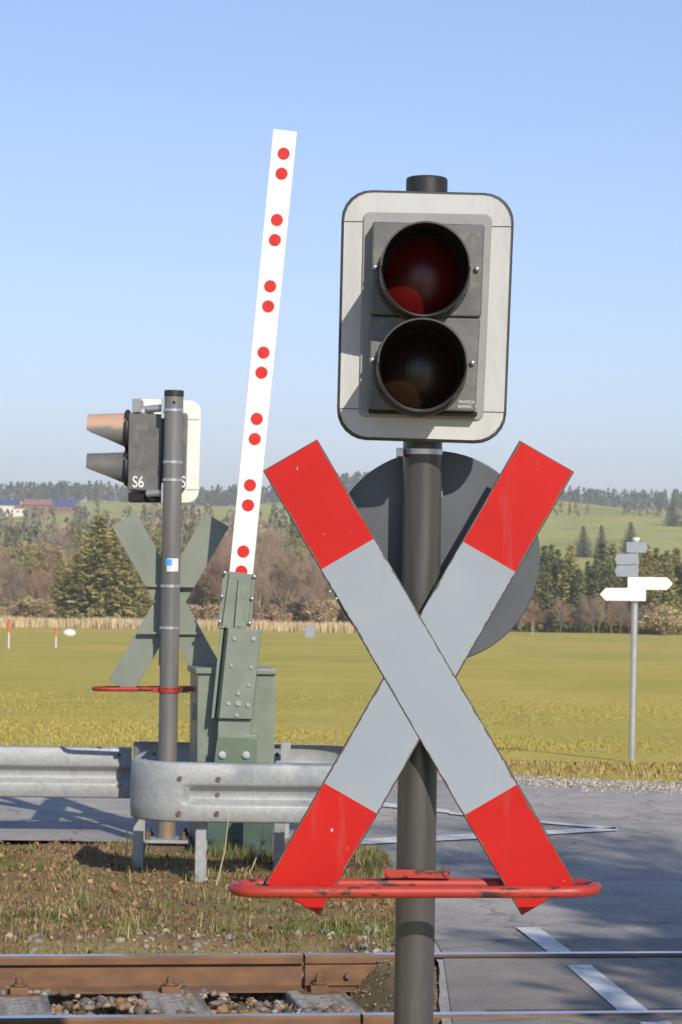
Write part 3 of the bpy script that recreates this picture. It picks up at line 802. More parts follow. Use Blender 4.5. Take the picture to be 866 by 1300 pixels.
# front beam with rounded nose
YG=13.55
zG=W(280,1007,YG).z
g2=thing('guardrail',(W(254,1100,YG).x,YG,0),'short galvanised guardrail with rounded nose wrapping the front of the barrier','guardrail','guardrails around the barrier')
xl=W(160.5,1007,YG).x; xr=W(412,1007,YG).x
R=.20; path=[];amp=[]
yb=YG+.078
path += [(xl+.078,yb+.75),(xl+.078,yb+.45),(xl+.078,yb+R)]; amp+=[0,0,0]
for i in range(1,9):
    th=math.pi+ (math.pi/2)*i/8; path.append((xl+.078+R+R*math.cos(th),yb+R+R*math.sin(th))); amp.append(0)
x0=xl+.078+R
path.append((x0+.02,yb)); amp.append(0); path.append((x0+.05,yb)); amp.append(1)
for i in range(1,20):
    x=x0+.05+(xr-x0-.05)*i/19; path.append((x,yb+.05*((i/19)**2))); amp.append(1)
R2=.20; xe,ye=path[-1]
for i in range(1,12):
    th=-math.pi/2+math.pi*.5*i/11; path.append((xe+R2*math.cos(th),ye+R2+R2*math.sin(th))); amp.append(1)
path.append((path[-1][0],path[-1][1]+1.1)); amp.append(1)
bg=beam(path,zG,1,amp,g2)
# bolts on the front beam
pts=[]
for x,y in ((228.5,988),(277.5,989),(227,1032.5),(275.5,1032.5)): pts.append((W(x,y,YG-.002),(0,-1,0)))
for x,y in ((226.5,1008.5),(276,1009)): pts.append((W(x,y,YG+.054),(0,-1,0)))
bolts(bg,pts)
# posts of the front beam
for px,Yp in ((254.5,YG+.085),(354,YG+.75),(175,YG+.70)):
    mb=MB(); q=W(px,1100,Yp); 
    mb.box((q.x-.024,Yp+.05,.28),(.008,.10,.62)); mb.box((q.x,Yp,.28),(.056,.008,.62)); mb.box((q.x,Yp+.10,.28),(.056,.008,.62)); mb.build('post',M['galv'],g2,bevel=.001)
# rear guardrail behind the cabinet
YR=16.1
g3=thing('guardrail',(W(380,1000,YR).x,YR,0),'galvanised guardrail passing behind the barrier cabinet, curving at its right end','guardrail','guardrails around the barrier')
zR=W(300,976,YR).z
path=[]; pa=W(168,976,YR).x; pb=W(385,976,YR).x
for i in range(16): path.append((pa+(pb-pa)*i/15,YR))
for i in range(1,14):
    th=math.pi/2-math.pi*.55*i/13; path.append((pb+.35*math.cos(th),YR-.35+.35*math.sin(th)))
br=beam(path,zR,-1,None,g3)
mb=MB(); q=W(362,1000,YR-.1); mb.box((q.x,q.y,.27),(.06,.10,.64)); mb.build('post',M['galv'],g3,bevel=.003)
bolts(br,[(W(x,y,YR-.012),(0,-1,0)) for x,y in ((196,957),(352,958),(356,967))])

# ------------------------------------------------------------------ signpost on the right
YS=28.3; bs_=Vector((W(802.5,968,YS).x,YS,ZT(1,YS)))
sp=thing('signpost',bs_,'hiking signpost with two pale arrow boards and grey boards at the edge of the field','signpost')
mb=MB(); tp=W(807.5,684.5,YS); mb.cyl(tp,(W(802,968,YS).x,YS,bs_.z-.1),px_len(4.1,YS),20); pp=mb.build('post',M['alu'],sp)
mb=MB(); mb.cyl(tp+Vector((0,0,-.02)),tp+Vector((0,0,.02)),px_len(4.9,YS),16); mb.build('post_cap',M['stickerw'],pp,bevel=.004)
for pts,mat,Yo,lb in (([(797,732.5),(847,733),(854.5,741),(847,749),(797,748.5)],'signyellow',-.055,'pale arrow board pointing right'),
                   ([(820,746.5),(820,763),(769,762.5),(761.5,754.5),(769,746.5)],'signyellow',-.08,'pale arrow board pointing left'),
                   ([(783,703.5),(810,702.5),(810,716.5),(783,717),(780.5,710)],'signgrey',-.055,'grey board on the left of the post'),
                   ([(783,718),(810,717.5),(810,732),(783,732),(780.5,725)],'signgrey',-.055,'grey board on the left of the post'),
                   ([(795.5,688),(820,688.5),(822.5,695),(820,702),(795.5,701.5)],'signgrey',-.055,'small grey board at the top')):
    mb=MB(); mb.ppx(pts,YS+Yo,.012); o=mb.build('sign_board',M[mat],sp,bevel=.002); o['label']=lb
mb=MB()
for y in (708,725,693,740,757): q=W(805,y,YS); ring_band(mb,q.x,q.z,YS,px_len(4.8,YS),.02)
mb.each('clamp',M['zinc'],sp)

# ------------------------------------------------------------------ far field details
def zfield(px,py):   # point on the terrain seen at this pixel
    d=ray(px,py); lo,hi=24.,420.
    for _ in range(60):
        m_=(lo+hi)/2; p=CAM+d*(m_/d.y)
        if p.z>ZT(p.x,p.y): lo=m_
        else: hi=m_
    return CAM+d*(lo/d.y)
p=zfield(88,808)
mb=MB(); mb.sphere(p+Vector((0,0,.25*1)),.55*p.y/250,8,(1.15,.9,.75)); tag(mb.build('hay_bale',M['whitepaint']),'white wrapped bale lying at the edge of the reeds','bale')
p=zfield(393,809)
mb=MB(); mb.box(p+Vector((0,0,.4)),(.9,.6,1.0)); mb.box(p+Vector((.1,0,1.0)),(.5,.4,.35)); tag(mb.build('field_box',M['signgrey'],bevel=.05),'small grey box standing in the reeds right of the barrier','box')
def stake(px,py,h,mat,label):
    p=zfield(px,py); t=thing('marker_stake',p,label,'stake','marker stakes in the field')
    mb=MB(); mb.cyl(p-Vector((0,0,.1)),p+Vector((0,0,h)),.04,8); mb.build('stake',M['stickerw'],t)
    mb=MB(); mb.cyl(p+Vector((0,0,h*.65)),p+Vector((0,0,h*1.15)),.075,8); mb.build('marker_band',mat,t)
ob=paint('orange paint',(.60,.16,.06),.6)
stake(11,823,1.2,ob,'thin white stake with orange top at the left edge of the field')
stake(71,822,.9,ob,'short white and orange marker stake in the field below the pale bale')
stake(676,806,1.7,ob,'orange marker stake at the foot of the wood right of the cross sign')

# ------------------------------------------------------------------ trees
needle=attr_mat('needles',.9); leafm=attr_mat('twigs and buds',.95)
def conifer_data(seed,H=16,Rm=3.4,dens=1.0,cols=((.085,.10,.035),(.21,.215,.07))):
    r=np.random.default_rng(seed); V=[];Fc=[];C=[]
    z=H*.05
    while z<H*.985:
        f=z/H; R=Rm*(1-f)**.85*r.uniform(.78,1.1)+.12; nb=int((7+5*(1-f))*dens); a0=r.uniform(0,6.28)
        for b in range(nb):
            a=a0+6.283*b/nb+r.uniform(-.25,.25); Rb=R*r.uniform(.6,1.12); k=max(2,int(Rb/.42))
            for q in range(k):
                t=(q+.7)/k; rr=Rb*t; cz=z+.10*H*.0-.28*rr+r.uniform(-.15,.15)+(.10*rr*t)
                c=np.array([math.cos(a)*rr,math.sin(a)*rr,cz])
                s=r.uniform(.28,.55)*(1.15-.45*t)*(.6+.4*(1-f)); col=np.array(cols[0])+(np.array(cols[1])-np.array(cols[0]))*r.uniform(0,1)
                for m_ in range(2):
                    u=r.normal(size=3); u[2]*=.4; u/=np.linalg.norm(u); w=r.normal(size=3); w-=u*np.dot(u,w); w/=np.linalg.norm(w)
                    o=len(V); cc=c+r.normal(size=3)*.12
                    V += [cc-u*s-w*s*.35,cc+u*s*.9-w*s*.25-np.array([0,0,s*.3]),cc+u*s+w*s*.35-np.array([0,0,s*.3]),cc-u*s*.8+w*s*.45]
                    Fc.append((o,o+1,o+2,o+3)); C += [col]*4
        z+=H*.030*r.uniform(.8,1.2)
    return np.array(V),np.array(Fc),np.array(C)
def bare_data(seed,H=13,buds=0,bcol=(.16,.15,.05),tcol=(.34,.25,.18),spread=.5):
    r=np.random.default_rng(seed); V=[];Fc=[];C=[]; trunk=MB()
    def prism(a,b,ra,rb,col):
        d=b-a; L=np.linalg.norm(d); d=d/L; ref=np.array([0,0,1.]) if abs(d[2])<.9 else np.array([1.,0,0]); u=np.cross(d,ref); u/=np.linalg.norm(u); w=np.cross(d,u)
        o=len(V)
        for (p,rad) in ((a,ra),(b,rb)):
            for k in range(3): V.append(p+u*rad*math.cos(2.094*k)+w*rad*math.sin(2.094*k)); C.append(col)
        for k in range(3): Fc.append((o+k,o+(k+1)%3,o+3+(k+1)%3,o+3+k))
    tc=np.array(tcol)
    def grow(p,d,L,rad,lev):
        nseg=3 if lev<3 else 2
        for s in range(nseg):
            d2=d+r.normal(size=3)*.10; d2[2]+=.05; d2/=np.linalg.norm(d2); q=p+d2*L/nseg
            if lev==0: trunk.cyl(Vector(p),Vector(q),rad,7,rad*.85)
            else: prism(p,q,rad,rad*.8,tc*r.uniform(.8,1.25))
            p=q; d=d2; rad*=.84
            if lev<4:
                nb=(2 if s==0 else 3) if lev>0 else (3 if s>0 else 1)
                if lev==0 : nb=4
                for _ in range(nb):
                    v=r.normal(size=3); v-=d*np.dot(v,d); v/=np.linalg.norm(v); nd=d*(1-spread*.6)+v*spread; nd[2]+=.15; nd/=np.linalg.norm(nd)
                    grow(p,nd,L*r.uniform(.42,.62),max(.016,rad*.5),lev+1)
            elif buds:
                for _ in range(buds):
                    c=p+r.normal(size=3)*.18; s_=r.uniform(.08,.2); o=len(V); u=r.normal(size=3);w=r.normal(size=3);u*=s_/np.linalg.norm(u);w*=s_/np.linalg.norm(w)
                    V.extend([c-u,c+w,c+u,c-w]); C.extend([np.array(bcol)*r.uniform(.6,1.4)]*4); Fc.append((o,o+1,o+2,o+3))
    grow(np.zeros(3),np.array([0,0,1.]),H*.62,H*.012,0)
    return np.array(V),np.array(Fc),np.array(C),trunk
protos={}
def proto(kind,i):
    key=(kind,i)
    if key in protos: return protos[key]
    if kind=='spruce':
        V,Fc,C=conifer_data(100+i,16,[3.0,3.6,2.5,4.4][i%4]); tb=MB(); tb.cyl((0,0,-.3),(0,0,15.2),.22,7,.03)
        mt=M['bark']; cm=needle; H=16
    elif kind=='pine':
        V,Fc,C=conifer_data(200+i,16,[3.2,3.8,2.8][i%3],1.5,((.16,.16,.05),(.38,.33,.11))); tb=MB(); tb.cyl((0,0,-.3),(0,0,15.2),.22,7,.03); mt=M['bark']; cm=needle;H=16
    elif kind=='bare':
        V,Fc,C,tb=bare_data(300+i,13,0,tcol=[(.38,.25,.18),(.33,.25,.20),(.42,.31,.21)][i%3]); mt=M['bark']; cm=leafm; H=float(V[:,2].max())
    elif kind=='budding':
        V,Fc,C,tb=bare_data(400+i,12,3,bcol=[(.34,.28,.12),(.38,.28,.15),(.29,.27,.10)][i%3]); mt=M['bark']; cm=leafm; H=float(V[:,2].max())
    elif kind=='birch':
        V,Fc,C,tb=bare_data(500+i,13,0,tcol=(.42,.31,.23),spread=.35); mt=M['birchbark']; cm=leafm; H=float(V[:,2].max())
    elif kind=='shrub':
        V,Fc,C,tb=bare_data(600+i,4,3,bcol=[(.40,.30,.17),(.36,.24,.16),(.44,.36,.17)][i%3],tcol=(.38,.25,.18),spread=.8); mt=M['bark']; cm=leafm; H=float(V[:,2].max())
    crown=npmesh('crown',V,Fc,cm,C); cme=crown.data; bpy.data.objects.remove(crown)
    t=tb.build('trunk',mt); tme=t.data; bpy.data.objects.remove(t)
    protos[key]=(cme,tme,H); return protos[key]
NAMES={'spruce':'spruce_tree','pine':'pine_tree','bare':'bare_tree','budding':'budding_tree','birch':'birch_tree','shrub':'shrub'}
def tree(kind,px,ytop,Y,label,group,i=None,wide=1.0,H=None,x=None):
    i=random.randrange(4 if kind=='spruce' else 3) if i is None else i
    cme,tme,H0=proto(kind,i)
    if x is None: top=W(px,ytop,Y); x=top.x; h=top.z-ZT(x,Y)
    else: h=H
    if h<1.2: h=1.2
    t=thing(NAMES[kind],(x,Y,ZT(x,Y)-.05),label,'shrub' if kind=='shrub' else 'tree',group)
    s=h/H0; t.scale=(s*wide,s*wide,s); t.rotation_euler=(0,0,random.uniform(0,6.28))
    for nm,me in (('crown',cme),('trunk',tme)):
        o=bpy.data.objects.new(nm,me); COL.objects.link(o); o.parent=t
    return t
for px,yt,Y,wd_,lb in ((176,700,386,1.6,'short olive spruce directly behind the left arm of the far cross'),(112,676,391,1.7,'olive spruce filling the gap left of the broadest spruce top'),(146,668,392,1.7,'olive spruce close behind the right shoulder of the broadest spruce'),(84,722,383,1.7,'bushy low spruce at the left end of the spruce clump')):
    tree('pine',px,yt,Y,lb,'trees of the wood beyond the field',wide=wd_)
# individually recognisable ones
tree('pine',128,650,380,'large olive green spruce, the broadest tree left of the far pole','trees of the wood beyond the field',i=1,wide=1.9)
tree('pine',160,686,382,'olive green spruce leaning on the right side of the broadest spruce','trees of the wood beyond the field',i=0,wide=1.7)
tree('pine',98,700,381,'lower green spruce at the left foot of the broadest spruce','trees of the wood beyond the field',i=2,wide=1.7)
tree('pine',74,702,400,'dark green spruce second to the left of the broadest spruce','trees of the wood beyond the field',i=0,wide=1.1)
tree('spruce',46,748,385,'small dark spruce standing at the reeds near the left edge','trees of the wood beyond the field',wide=1.2)
tree('birch',332,700,388,'slim birch with pale trunk right of the barrier sleeve','trees of the wood beyond the field',i=0)
tree('birch',393,705,388,'slim birch with pale trunk close to the left side of the round plate','trees of the wood beyond the field',i=1)
tree('shrub',838,766,392,'rounded yellowish bush at the right foot of the spruce wood','trees of the wood beyond the field',i=2,wide=1.5)
for px,yt,Y,lb in ((741,667,900,'left one of three small spruces on the green hill'),(764,666,905,'middle one of three small spruces on the green hill'),(801,662,900,'right and broadest one of three trees on the green hill, above the signpost')):
    tree('spruce',px,yt,Y,lb,'lone trees on the hill',wide=2.1)
tree('spruce',855,624,1190,'tall dark spruce on the hill at the right edge','lone trees on the hill',i=3,wide=1.3)
tree('spruce',872,630,1190,'dark spruce half cut off by the right edge','lone trees on the hill',i=1,wide=1.3)
GW='trees of the wood beyond the field'
def many(kindw,x0,x1,n,yt,Yr,lb,wide=(1,1.2)):
    ks=list(kindw); 
    for j in range(n):
        px=x0+(x1-x0)*(j+random.random())/n; k=random.choices(ks,[kindw[q] for q in ks])[0]
        t=tree(k,px,random.uniform(*yt),random.uniform(*Yr),lb[k] if isinstance(lb,dict) else lb,GW,wide=random.uniform(*wide))
def L(zone): return {'spruce':'dark spruce in the wood '+zone,'pine':'olive green spruce in the wood '+zone,'bare':'bare reddish brown tree in the wood '+zone,'budding':'budding yellow brown tree in the wood '+zone,'birch':'birch in the wood '+zone,'shrub':'brown bush at the foot of the wood '+zone}
many({'bare':4,'budding':1},-60,75,15,(685,720),(405,440),L('left of the broadest spruce'))
many({'shrub':1},-60,120,14,(755,772),(382,392),L('left of the broadest spruce'),(1.2,1.6))
many({'bare':2,'budding':2,'pine':1.5},-60,210,24,(664,700),(450,560),L('left of the far pole'))
many({'spruce':3,'pine':1},0,300,20,(655,682),(600,740),L('behind the far pole'))
many({'bare':2,'budding':3,'pine':.7},180,300,14,(690,730),(400,430),L('behind the far cross sign'))
many({'bare':4,'budding':2},285,460,26,(676,730),(400,440),L('right of the barrier boom'))
many({'shrub':1},180,460,16,(756,778),(388,398),L('right of the barrier'),(1.2,1.6))
many({'spruce':3,'bare':1.5},270,460,16,(650,680),(560,700),L('behind the barrier boom'))
many({'bare':2,'spruce':1},450,680,20,(680,720),(410,470),L('behind the large cross'))
many({'spruce':5,'pine':3},655,900,56,(686,722),(400,450),L('right of the large cross'),(1.3,1.7))
many({'bare':4},655,900,22,(752,776),(394,402),L('at the field edge right of the large cross'))
many({'bare':2,'spruce':1},-500,-60,18,(680,720),(410,470),L('outside the left edge'))
many({'spruce':2,'bare':1},900,1300,18,(690,728),(405,470),L('outside the right edge'))

# far-off woods: one mass each
def wood(name,x0,x1,Y0,Y1,n,hr,colA,colB,label,maxe=None):
    V=[];Fc=[];C=[]
    for _ in range(n):
        y=random.uniform(Y0,Y1); px=random.uniform(x0,x1); x=(px-433)/F*y
        if maxe and random.random()<.0: continue
        z=ZT(x,y); h=random.uniform(*hr); con=random.random()<.75; R=h*(.17 if con else .28)
        base=np.array(colA)+(np.array(colB)-np.array(colA))*random.random()
        for q in range(38):
            t=random.random()**.8; rr=R*((1-t)**.8+.08) if con else R*math.sin(math.pi*min(1,max(.05,t)))**.6
            a=random.uniform(0,6.28); c=np.array([x+rr*math.cos(a),y+rr*math.sin(a),z+h*(.08+.92*t)])
            s=h*.075*random.uniform(.6,1.3); u=np.array([math.cos(a+1.57),math.sin(a+1.57),0])*s; w=np.array([math.cos(a)*.4,math.sin(a)*.4,-1])*s*1.3
            o=len(V); V += [c-u,c+w*.8,c+u,c-w*.6]; Fc.append((o,o+1,o+2,o+3)); C += [base*random.uniform(.75,1.25)]*4
    o=npmesh(name,np.array(V),np.array(Fc),needle,np.array(C)); tag(o,label,'forest',kind='stuff'); return o
wood('ridge_forest',-500,1400,1880,2150,2100,(9,16),(.055,.07,.04),(.10,.11,.06),'dark conifer forest along the top of the hills')
wood('hillside_wood',-400,640,1000,1180,200,(8,13),(.08,.095,.045),(.26,.20,.13),'mixed wood scattered over the slope of the left hills')
wood('valley_wood',-500,660,700,830,330,(8,13),(.09,.10,.045),(.30,.22,.15),'mixed wood in the hollow behind the field wood')
wood('hedge',640,1100,1280,1330,60,(4,8),(.08,.07,.04),(.16,.12,.07),'line of bare bushes across the green hill')

# farm at the far left
YH=1400
def farmhouse(name,x0,x1,yb,ye,yr,walls,roof,label,depth=14):
    p0=W(x0,yb,YH); p1=W(x1,yb,YH); zb=min(p0.z,p1.z,ZT(p0.x,YH))-1; ze=W(x0,ye,YH).z; zr=W(x0,yr,YH).z
    t=thing(name,((p0.x+p1.x)/2,YH,zb),label,'building','farm buildings on the far hill')
    mb=MB(); mb.prism([(p0.x,YH,zb),(p1.x,YH,zb),(p1.x,YH,ze),(p0.x,YH,ze)],(0,depth,0)); wl=mb.build('wall',walls,t)
    mb=MB(); o=.8; mb.add([(p0.x-o,YH-o,ze-.3),(p1.x+o,YH-o,ze-.3),(p1.x+o,YH+depth/2,zr),(p0.x-o,YH+depth/2,zr),(p1.x+o,YH+depth+o,ze-.3),(p0.x-o,YH+depth+o,ze-.3),
        (p0.x-o,YH-o,ze),(p1.x+o,YH-o,ze),(p1.x+o,YH+depth/2,zr+.35),(p0.x-o,YH+depth/2,zr+.35),(p1.x+o,YH+depth+o,ze),(p0.x-o,YH+depth+o,ze)],
        [(0,1,2,3),(3,2,4,5),(6,9,8,7),(9,11,10,8),(0,6,7,1),(5,4,10,11),(0,3,9,6),(3,5,11,9),(1,7,8,2),(2,8,10,4)]); mb.build('roof',roof,t,smooth=False)
    k=max(2,int((x1-x0)/6))
    for j in range(k):
        q=p0.lerp(p1,(j+.5)/k); mb=MB(); mb.box((q.x,YH-.05,(zb+1+ze)/2+.3),(.9,.1,1.2)); mb.build('window',M['glass'],t)
farmhouse('farmhouse',-8,19,648,640,634,M['housewall'],M['roofblue'],'white farmhouse with blue grey roof at the left edge on the far hill')
farmhouse('farm_shed',19,33,648,644,641,M['housewall'],M['roofred'],'low white shed between the farmhouse and the long barn')
farmhouse('barn',31,66,647,640,634,M['barnwood'],M['roofred'],'long reddish barn in the middle of the farm on the far hill')
farmhouse('barn',67,96,647,641,634,M['barnwood'],M['roofblue'],'dark barn with blue solar roof at the right end of the farm')

# ------------------------------------------------------------------ grass, reeds, stones, leaves
def blades(name,X,Y,Z,h,w,cols,label,lean=.35,droop=True,kind='stuff',mat=None,cat='grass'):
    n=len(X); a=rng.uniform(0,2*math.pi,n); la=rng.uniform(0,2*math.pi,n); le=np.abs(rng.normal(0,lean,n))*h
    px=np.cos(a)*w/2; py=np.sin(a)*w/2; lx=np.cos(la)*le; ly=np.sin(la)*le
    b=np.stack([X,Y,Z],1)
    v0=b+np.stack([-px,-py,np.zeros(n)-.01],1); v1=b+np.stack([px,py,np.zeros(n)-.01],1)
    v2=b+np.stack([px*.7+lx*.35,py*.7+ly*.35,h*.6],1); v3=b+np.stack([-px*.7+lx*.35,-py*.7+ly*.35,h*.6],1)
    v4=b+np.stack([lx,ly,h*np.clip(1-.4*le/h,.3,1)],1)
    V=np.stack([v0,v1,v2,v3,v4],1).reshape(-1,3); i=np.arange(n)*5
    F3=np.concatenate([np.stack([i,i+1,i+2],1),np.stack([i,i+2,i+3],1),np.stack([i+3,i+2,i+4],1)])
    c=np.repeat(cols,5,axis=0)
    o=npmesh(name,V,F3,mat or grassm,c); tag(o,label,cat,kind=kind); return o
grassm=attr_mat('grass blades',.8)
def pal(n,ps,ws,var=.25):
    idx=rng.choice(len(ps),n,p=np.array(ws)/sum(ws)); return np.array(ps)[idx]*rng.uniform(1-var,1+var,(n,1))
GR=[(.11,.155,.035),(.17,.18,.05),(.33,.25,.12),(.24,.16,.08),(.42,.34,.19)]
def scatter(n,x0,x1,y0,y1,fn):
    X=rng.uniform(x0,x1,n); Y=rng.uniform(y0,y1,n); k=fn(X,Y); return X[k],Y[k]
def verge_ok(X,Y):
    al,ac=tcoord(X,Y); return (~inpoly(X,Y,road_poly))&(ac<-GAUGE/2-.16)
# short matted grass on the verge
X,Y=scatter(200000,-5,1.2,10,16.2,verge_ok)
cl=vnoise(X,Y,.35,21)*.6+vnoise(X,Y,.12,22)*.4; keep=rng.uniform(0,1,len(X))<np.clip((cl-.30)*2.4,.06,1); X=X[keep];Y=Y[keep];cl=cl[keep]
g=vnoise(X,Y,.5,33)*.55+vnoise(X,Y,.17,34)*.45
n=len(X); dry=pal(n,[(.36,.25,.13),(.28,.18,.095),(.44,.33,.19),(.19,.12,.065)],[4,4,2,3],.35); grn=pal(n,[GR[0],GR[1],(.20,.20,.07)],[3,3,1])
c=np.where((g+rng.normal(0,.08,n)>.56)[:,None],grn,dry)
h=rng.uniform(.015,.05,n)*(.7+.9*g)
h=h*.62
blades('verge_grass',X,Y,znear(X,Y),h,rng.uniform(.003,.006,n),c,'short green and dry grass on the verge behind the rail',lean=1.5)
# longer tufts along the asphalt and round posts
X=[];Y=[]
for j in range(340):
    if j<230:
        s=random.random()*5+4.2; i0=int(s); p=EDGE[min(i0,len(EDGE)-2)].lerp(EDGE[min(i0+1,len(EDGE)-1)],s-i0); cx=p.x+random.gauss(0,.05)-.03; cy=p.y+random.gauss(0,.06)-.08
        if i0>=10: continue
    else: cx=random.uniform(-4,.4); cy=random.uniform(11.3,15)
    k=random.randint(6,26); X+=list(np.random.default_rng(j).normal(cx,.035,k)); Y+=list(np.random.default_rng(j+999).normal(cy,.035,k))
for (px,py,kk) in ((470,1096,160),(455,1092,120),(435,1090,120),(285,1092,130),(310,1096,120),(330,1098,140),(250,1120,60),(165,1080,60),(260,1090,90)):
    p=G(px,py); X+=list(rng.normal(p.x,.09,kk)); Y+=list(rng.normal(p.y,.09,kk))
X=np.array(X);Y=np.array(Y); k=verge_ok(X,Y); X=X[k];Y=Y[k]; n=len(X)
blades('grass_tufts',X,Y,znear(X,Y),rng.uniform(.035,.11,n),rng.uniform(.003,.006,n),pal(n,GR,[4,3,2,1,2]),'longer grass tufts along the asphalt edge and round the posts',lean=.5)
# grass of the field, dense where it is near
def fieldok(X,Y): 
    return (Y>np.interp(X,[p.x for p in FAR],[p.y for p in FAR])+.85)
X,Y=scatter(260000,-10,12,21.5,62,fieldok)
k=rng.uniform(0,1,len(X))<np.clip(1.0-(Y-24)/34,.0,1); X=X[k];Y=Y[k]; n=len(X)
g=vnoise(X,Y,1.2,40); edgey=np.clip((25.5-Y)/2.5,0,1)
c=np.where((rng.uniform(0,1,n)<edgey*.75)[:,None],pal(n,[(.34,.25,.11),(.40,.31,.14),(.27,.165,.085)],[3,2,2]),pal(n,[(.36,.30,.075),(.42,.34,.09),(.48,.375,.125)],[3,4,2],.10))
blades('field_grass',X,Y,zt(X,Y)+.0,rng.uniform(.02,.04,n)*(1+.5*edgey),rng.uniform(.008,.014,n),c,'green and straw coloured grass at the near edge of the field',lean=1.3)
# reeds
n=42000; Yr=rng.uniform(290,385,n); pxr=rng.uniform(-420,470,n); Xr=(pxr-433)/F*Yr
lim=300+35*vnoise(Xr,Xr*0,9,50)+np.clip((pxr-100)*.05,-20,10)
k=Yr>lim; Xr=Xr[k];Yr=Yr[k]; n=len(Xr)
blades('reeds',Xr,Yr,zt(Xr,Yr),rng.uniform(.7,1.5,n)*(.7+.6*vnoise(Xr,Yr,6,51)),rng.uniform(.10,.22,n),pal(n,[(.52,.39,.22),(.62,.48,.29),(.42,.30,.17)],[3,2,2],.15),'pale straw coloured reed belt between field and wood',lean=.12,cat='reeds')
# tall dry stalks near the barrier
def stalk(px0,py0,px1,py1,Y,label):
    p=G(px0,py0); p=Vector((p.x,Y,float(znear(p.x,Y)))); q=W(px1,py1,Y+.05); t=thing('dry_stalk',p,label,'plant','dry stalks by the barrier')
    mb=MB(); m1=p.lerp(q,.5)+Vector((.015,0,0)); mb.tube([p,m1,q],[.0045,.0035,.002],5); mb.build('stem',M['twig'],t)
    return t,q
t,q=stalk(284,1100,291,1030,13.4,'tall dry stalk in front of the barrier foot housing')
mb=MB(); mb.tube([q.lerp(Vector((q.x,q.y,.4)),.1),q+Vector((.04,0,-.03)),q+Vector((.06,0,-.01))],.002,4); mb.build('side_stem',M['twig'],t)
t,q=stalk(322,1095,335,1048,13.9,'thin dry stalk leaning right at the barrier foot')
t,q=stalk(166,1085,158,1035,14.6,'thin dry stalk left of the guardrail nose')

# stones
def stones(name,X,Y,Z,r,cols,label,seed=3,cat='stones'):
    import bmesh
    bm=bmesh.new(); bmesh.ops.create_icosphere(bm,subdivisions=1,radius=1); bv=np.array([v.co[:] for v in bm.verts]); bf=np.array([[v.index for v in f.verts] for f in bm.faces]); bm.free()
    n=len(X); nv=len(bv); dv=bv[None]*(1+rng.uniform(-.32,.28,(n,nv,1)))
    sc=rng.uniform(.6,1.3,(n,1,3))*r[:,None,None]; sc[:,:,2]*=.7; dv=dv*sc
    a=rng.uniform(0,6.28,n); ca,sa=np.cos(a)[:,None],np.sin(a)[:,None]
    x=dv[:,:,0]*ca-dv[:,:,1]*sa; y=dv[:,:,0]*sa+dv[:,:,1]*ca
    V=np.stack([x+X[:,None],y+Y[:,None],dv[:,:,2]+Z[:,None]],2).reshape(-1,3)
    Fc=(bf[None]+(np.arange(n)*nv)[:,None,None]).reshape(-1,3)
    o=npmesh(name,V,Fc,stonem,np.repeat(cols,nv,axis=0)); tag(o,label,cat,kind='stuff')
stonem=attr_mat('stone',.9,nscale=30)
def bed_ok(X,Y):
    al,ac=tcoord(X,Y); return (~inpoly(X,Y,road_poly))&(np.abs(ac)<1.25)
X,Y=scatter(26000,-5,1.2,8,13,bed_ok); n=len(X)
blades_c=pal(n,[(.20,.17,.145),(.32,.28,.24),(.12,.10,.08),(.27,.17,.10)],[3,1.5,3,3])
al,ac=tcoord(X,Y)
zz=znear(X,Y)+.012+np.where(vnoise(X,Y,.3,77)>.5,.05*np.clip((vnoise(X,Y,.3,77)-.5)*5,0,1),0)
rs=np.clip(rng.lognormal(-4.1,.55,n),.005,.028); e_=al>AL_END-.22; rs=np.where(e_,np.clip(rs*.35,.003,.009),rs); zz=np.where(e_,znear(X,Y)+.002,zz)
stones('ballast',X,Y,zz,rs,blades_c,'grey and brown ballast stones between the rails')
X,Y=scatter(2600,-5,1.2,10,13,lambda X,Y:(~inpoly(X,Y,road_poly))&(tcoord(X,Y)[1]<-.9)&(tcoord(X,Y)[1]>-1.35-.5*vnoise(X,Y,.4,9)));n=len(X)
stones('verge_stones',X,Y,znear(X,Y),rng.uniform(.006,.03,n),pal(n,[(.26,.25,.24),(.33,.28,.22)],[2,2]),'loose stones at the foot of the verge behind the rail')
X=rng.uniform(-6,12,18000); Y=np.interp(X,[p.x for p in FAR],[p.y for p in FAR])+rng.normal(.45,.32,18000)
stones('gravel',X,Y,np.full(18000,ZR),rng.uniform(.004,.014,18000),pal(18000,[(.42,.38,.32),(.52,.47,.40),(.30,.25,.20)],[3,2,2]),'pale gravel along the far side of the road')
# dead leaves
X,Y=scatter(6500,-5,1.2,10.5,16,lambda X,Y:(~inpoly(X,Y,road_poly))&(tcoord(X,Y)[1]<-GAUGE/2-.1)&(rng.uniform(0,1,X.shape)<.25+vnoise(X,Y,.5,60)))
n=len(X); s=rng.uniform(.006,.017,n); a=rng.uniform(0,6.28,n); tl=rng.normal(0,.5,(n,2)); z=znear(X,Y)+rng.uniform(.008,.03,n)
u=np.stack([np.cos(a)*s,np.sin(a)*s,tl[:,0]*s],1); w=np.stack([-np.sin(a)*s*.6,np.cos(a)*s*.6,tl[:,1]*s],1); P=np.stack([X,Y,z],1)
V=np.stack([P-u,P+w,P+u,P-w],1).reshape(-1,3); i=np.arange(n)*4
o=npmesh('dead_leaves',V,np.stack([i,i+1,i+2,i+3],1),attr_mat('dead leaf',.8),np.repeat(pal(n,[(.26,.11,.05),(.36,.20,.10),(.20,.12,.07),(.45,.30,.18)],[3,3,2,1]),4,axis=0))
tag(o,'dead brown leaves scattered over the verge','leaves',kind='stuff')

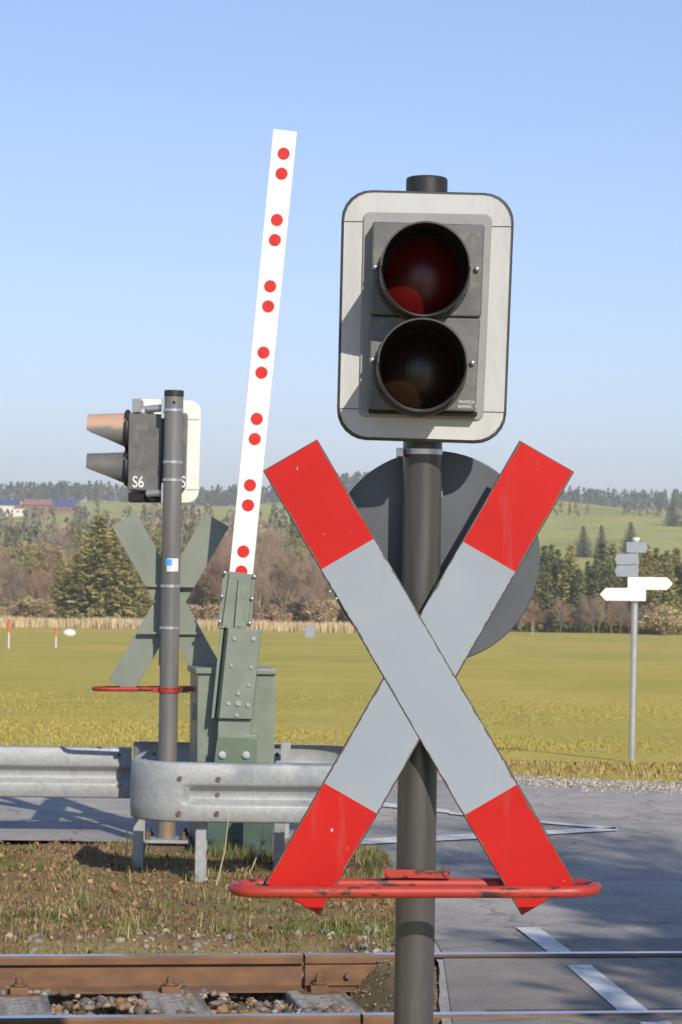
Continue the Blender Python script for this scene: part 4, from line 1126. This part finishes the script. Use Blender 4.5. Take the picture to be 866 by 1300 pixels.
# bare trees beside the track behind the camera: their branches shade the road and rails
for (x,y,h,i) in ((6.3,4.6,9.0,0),(6.8,1.2,9.0,1),(1.6,-9.5,9,2),(8.3,-1.6,10.5,0)):
    tree('budding' if x in(6.8,8.3) else 'bare',0,0,y,'bare roadside tree behind the viewpoint','roadside trees behind the viewpoint',i=i,H=h,x=x,wide=.8)

# ------------------------------------------------------------------ haze
mb=MB(); mb.box((0,4000,130),(12000,10400,300))
hz=mb.build('haze',M['glass'],smooth=False); tag(hz,kind='stuff')
m=bpy.data.materials.new('air'); m.use_nodes=True; nt=m.node_tree; nt.nodes.clear()
out=nt.nodes.new('ShaderNodeOutputMaterial'); pv=nt.nodes.new('ShaderNodeVolumePrincipled'); pv.inputs['Color'].default_value=(.95,.965,1,1); pv.inputs['Density'].default_value=.00023; pv.inputs['Anisotropy'].default_value=0
nt.links.new(pv.outputs[0],out.inputs['Volume']); hz.data.materials[0]=m
m.volume_intersection_method='ACCURATE' if hasattr(m,'volume_intersection_method') else None

# ------------------------------------------------------------------ light, sky, camera
sd=Vector((.42,-1,.66)).normalized(); el=math.asin(sd.z); az=math.atan2(sd.x,sd.y)
li=bpy.data.lights.new('sun','SUN'); li.energy=4.7; li.angle=math.radians(.5); li.color=(1,.925,.79)
so=bpy.data.objects.new('sun',li); COL.objects.link(so); so.rotation_euler=(-sd).to_track_quat('-Z','Y').to_euler()
w=bpy.data.worlds.new('World'); S.world=w; w.use_nodes=True; nt=w.node_tree; bg=nt.nodes['Background']
sk=nt.nodes.new('ShaderNodeTexSky'); sk.sky_type='NISHITA'; sk.sun_disc=False; sk.sun_elevation=el; sk.sun_rotation=az; sk.air_density=1.0; sk.dust_density=.25; sk.ozone_density=4.2; sk.altitude=700
nt.links.new(mix(nt,1.0,sk.outputs[0],(1.05,.97,1.05),'MULTIPLY'),bg.inputs[0]); bg.inputs[1].default_value=.132
cd=bpy.data.cameras.new('camera'); co=bpy.data.objects.new('camera',cd); COL.objects.link(co)
cd.sensor_fit='VERTICAL'; cd.sensor_height=24; cd.sensor_width=16; cd.lens=24*F/1300; cd.clip_start=.1; cd.clip_end=20000
mw=Matrix(((RT.x,UP.x,-fw.x,0),(RT.y,UP.y,-fw.y,0),(RT.z,UP.z,-fw.z,EYE),(0,0,0,1))); co.matrix_world=mw
cd.dof.use_dof=True; cd.dof.focus_distance=7.2; cd.dof.aperture_fstop=13
S.camera=co
vs=S.view_settings; vs.view_transform='Standard'; vs.look='None'; vs.gamma=1; vs.exposure=0.18
S.render.engine='CYCLES'
S.cycles.volume_bounces=0
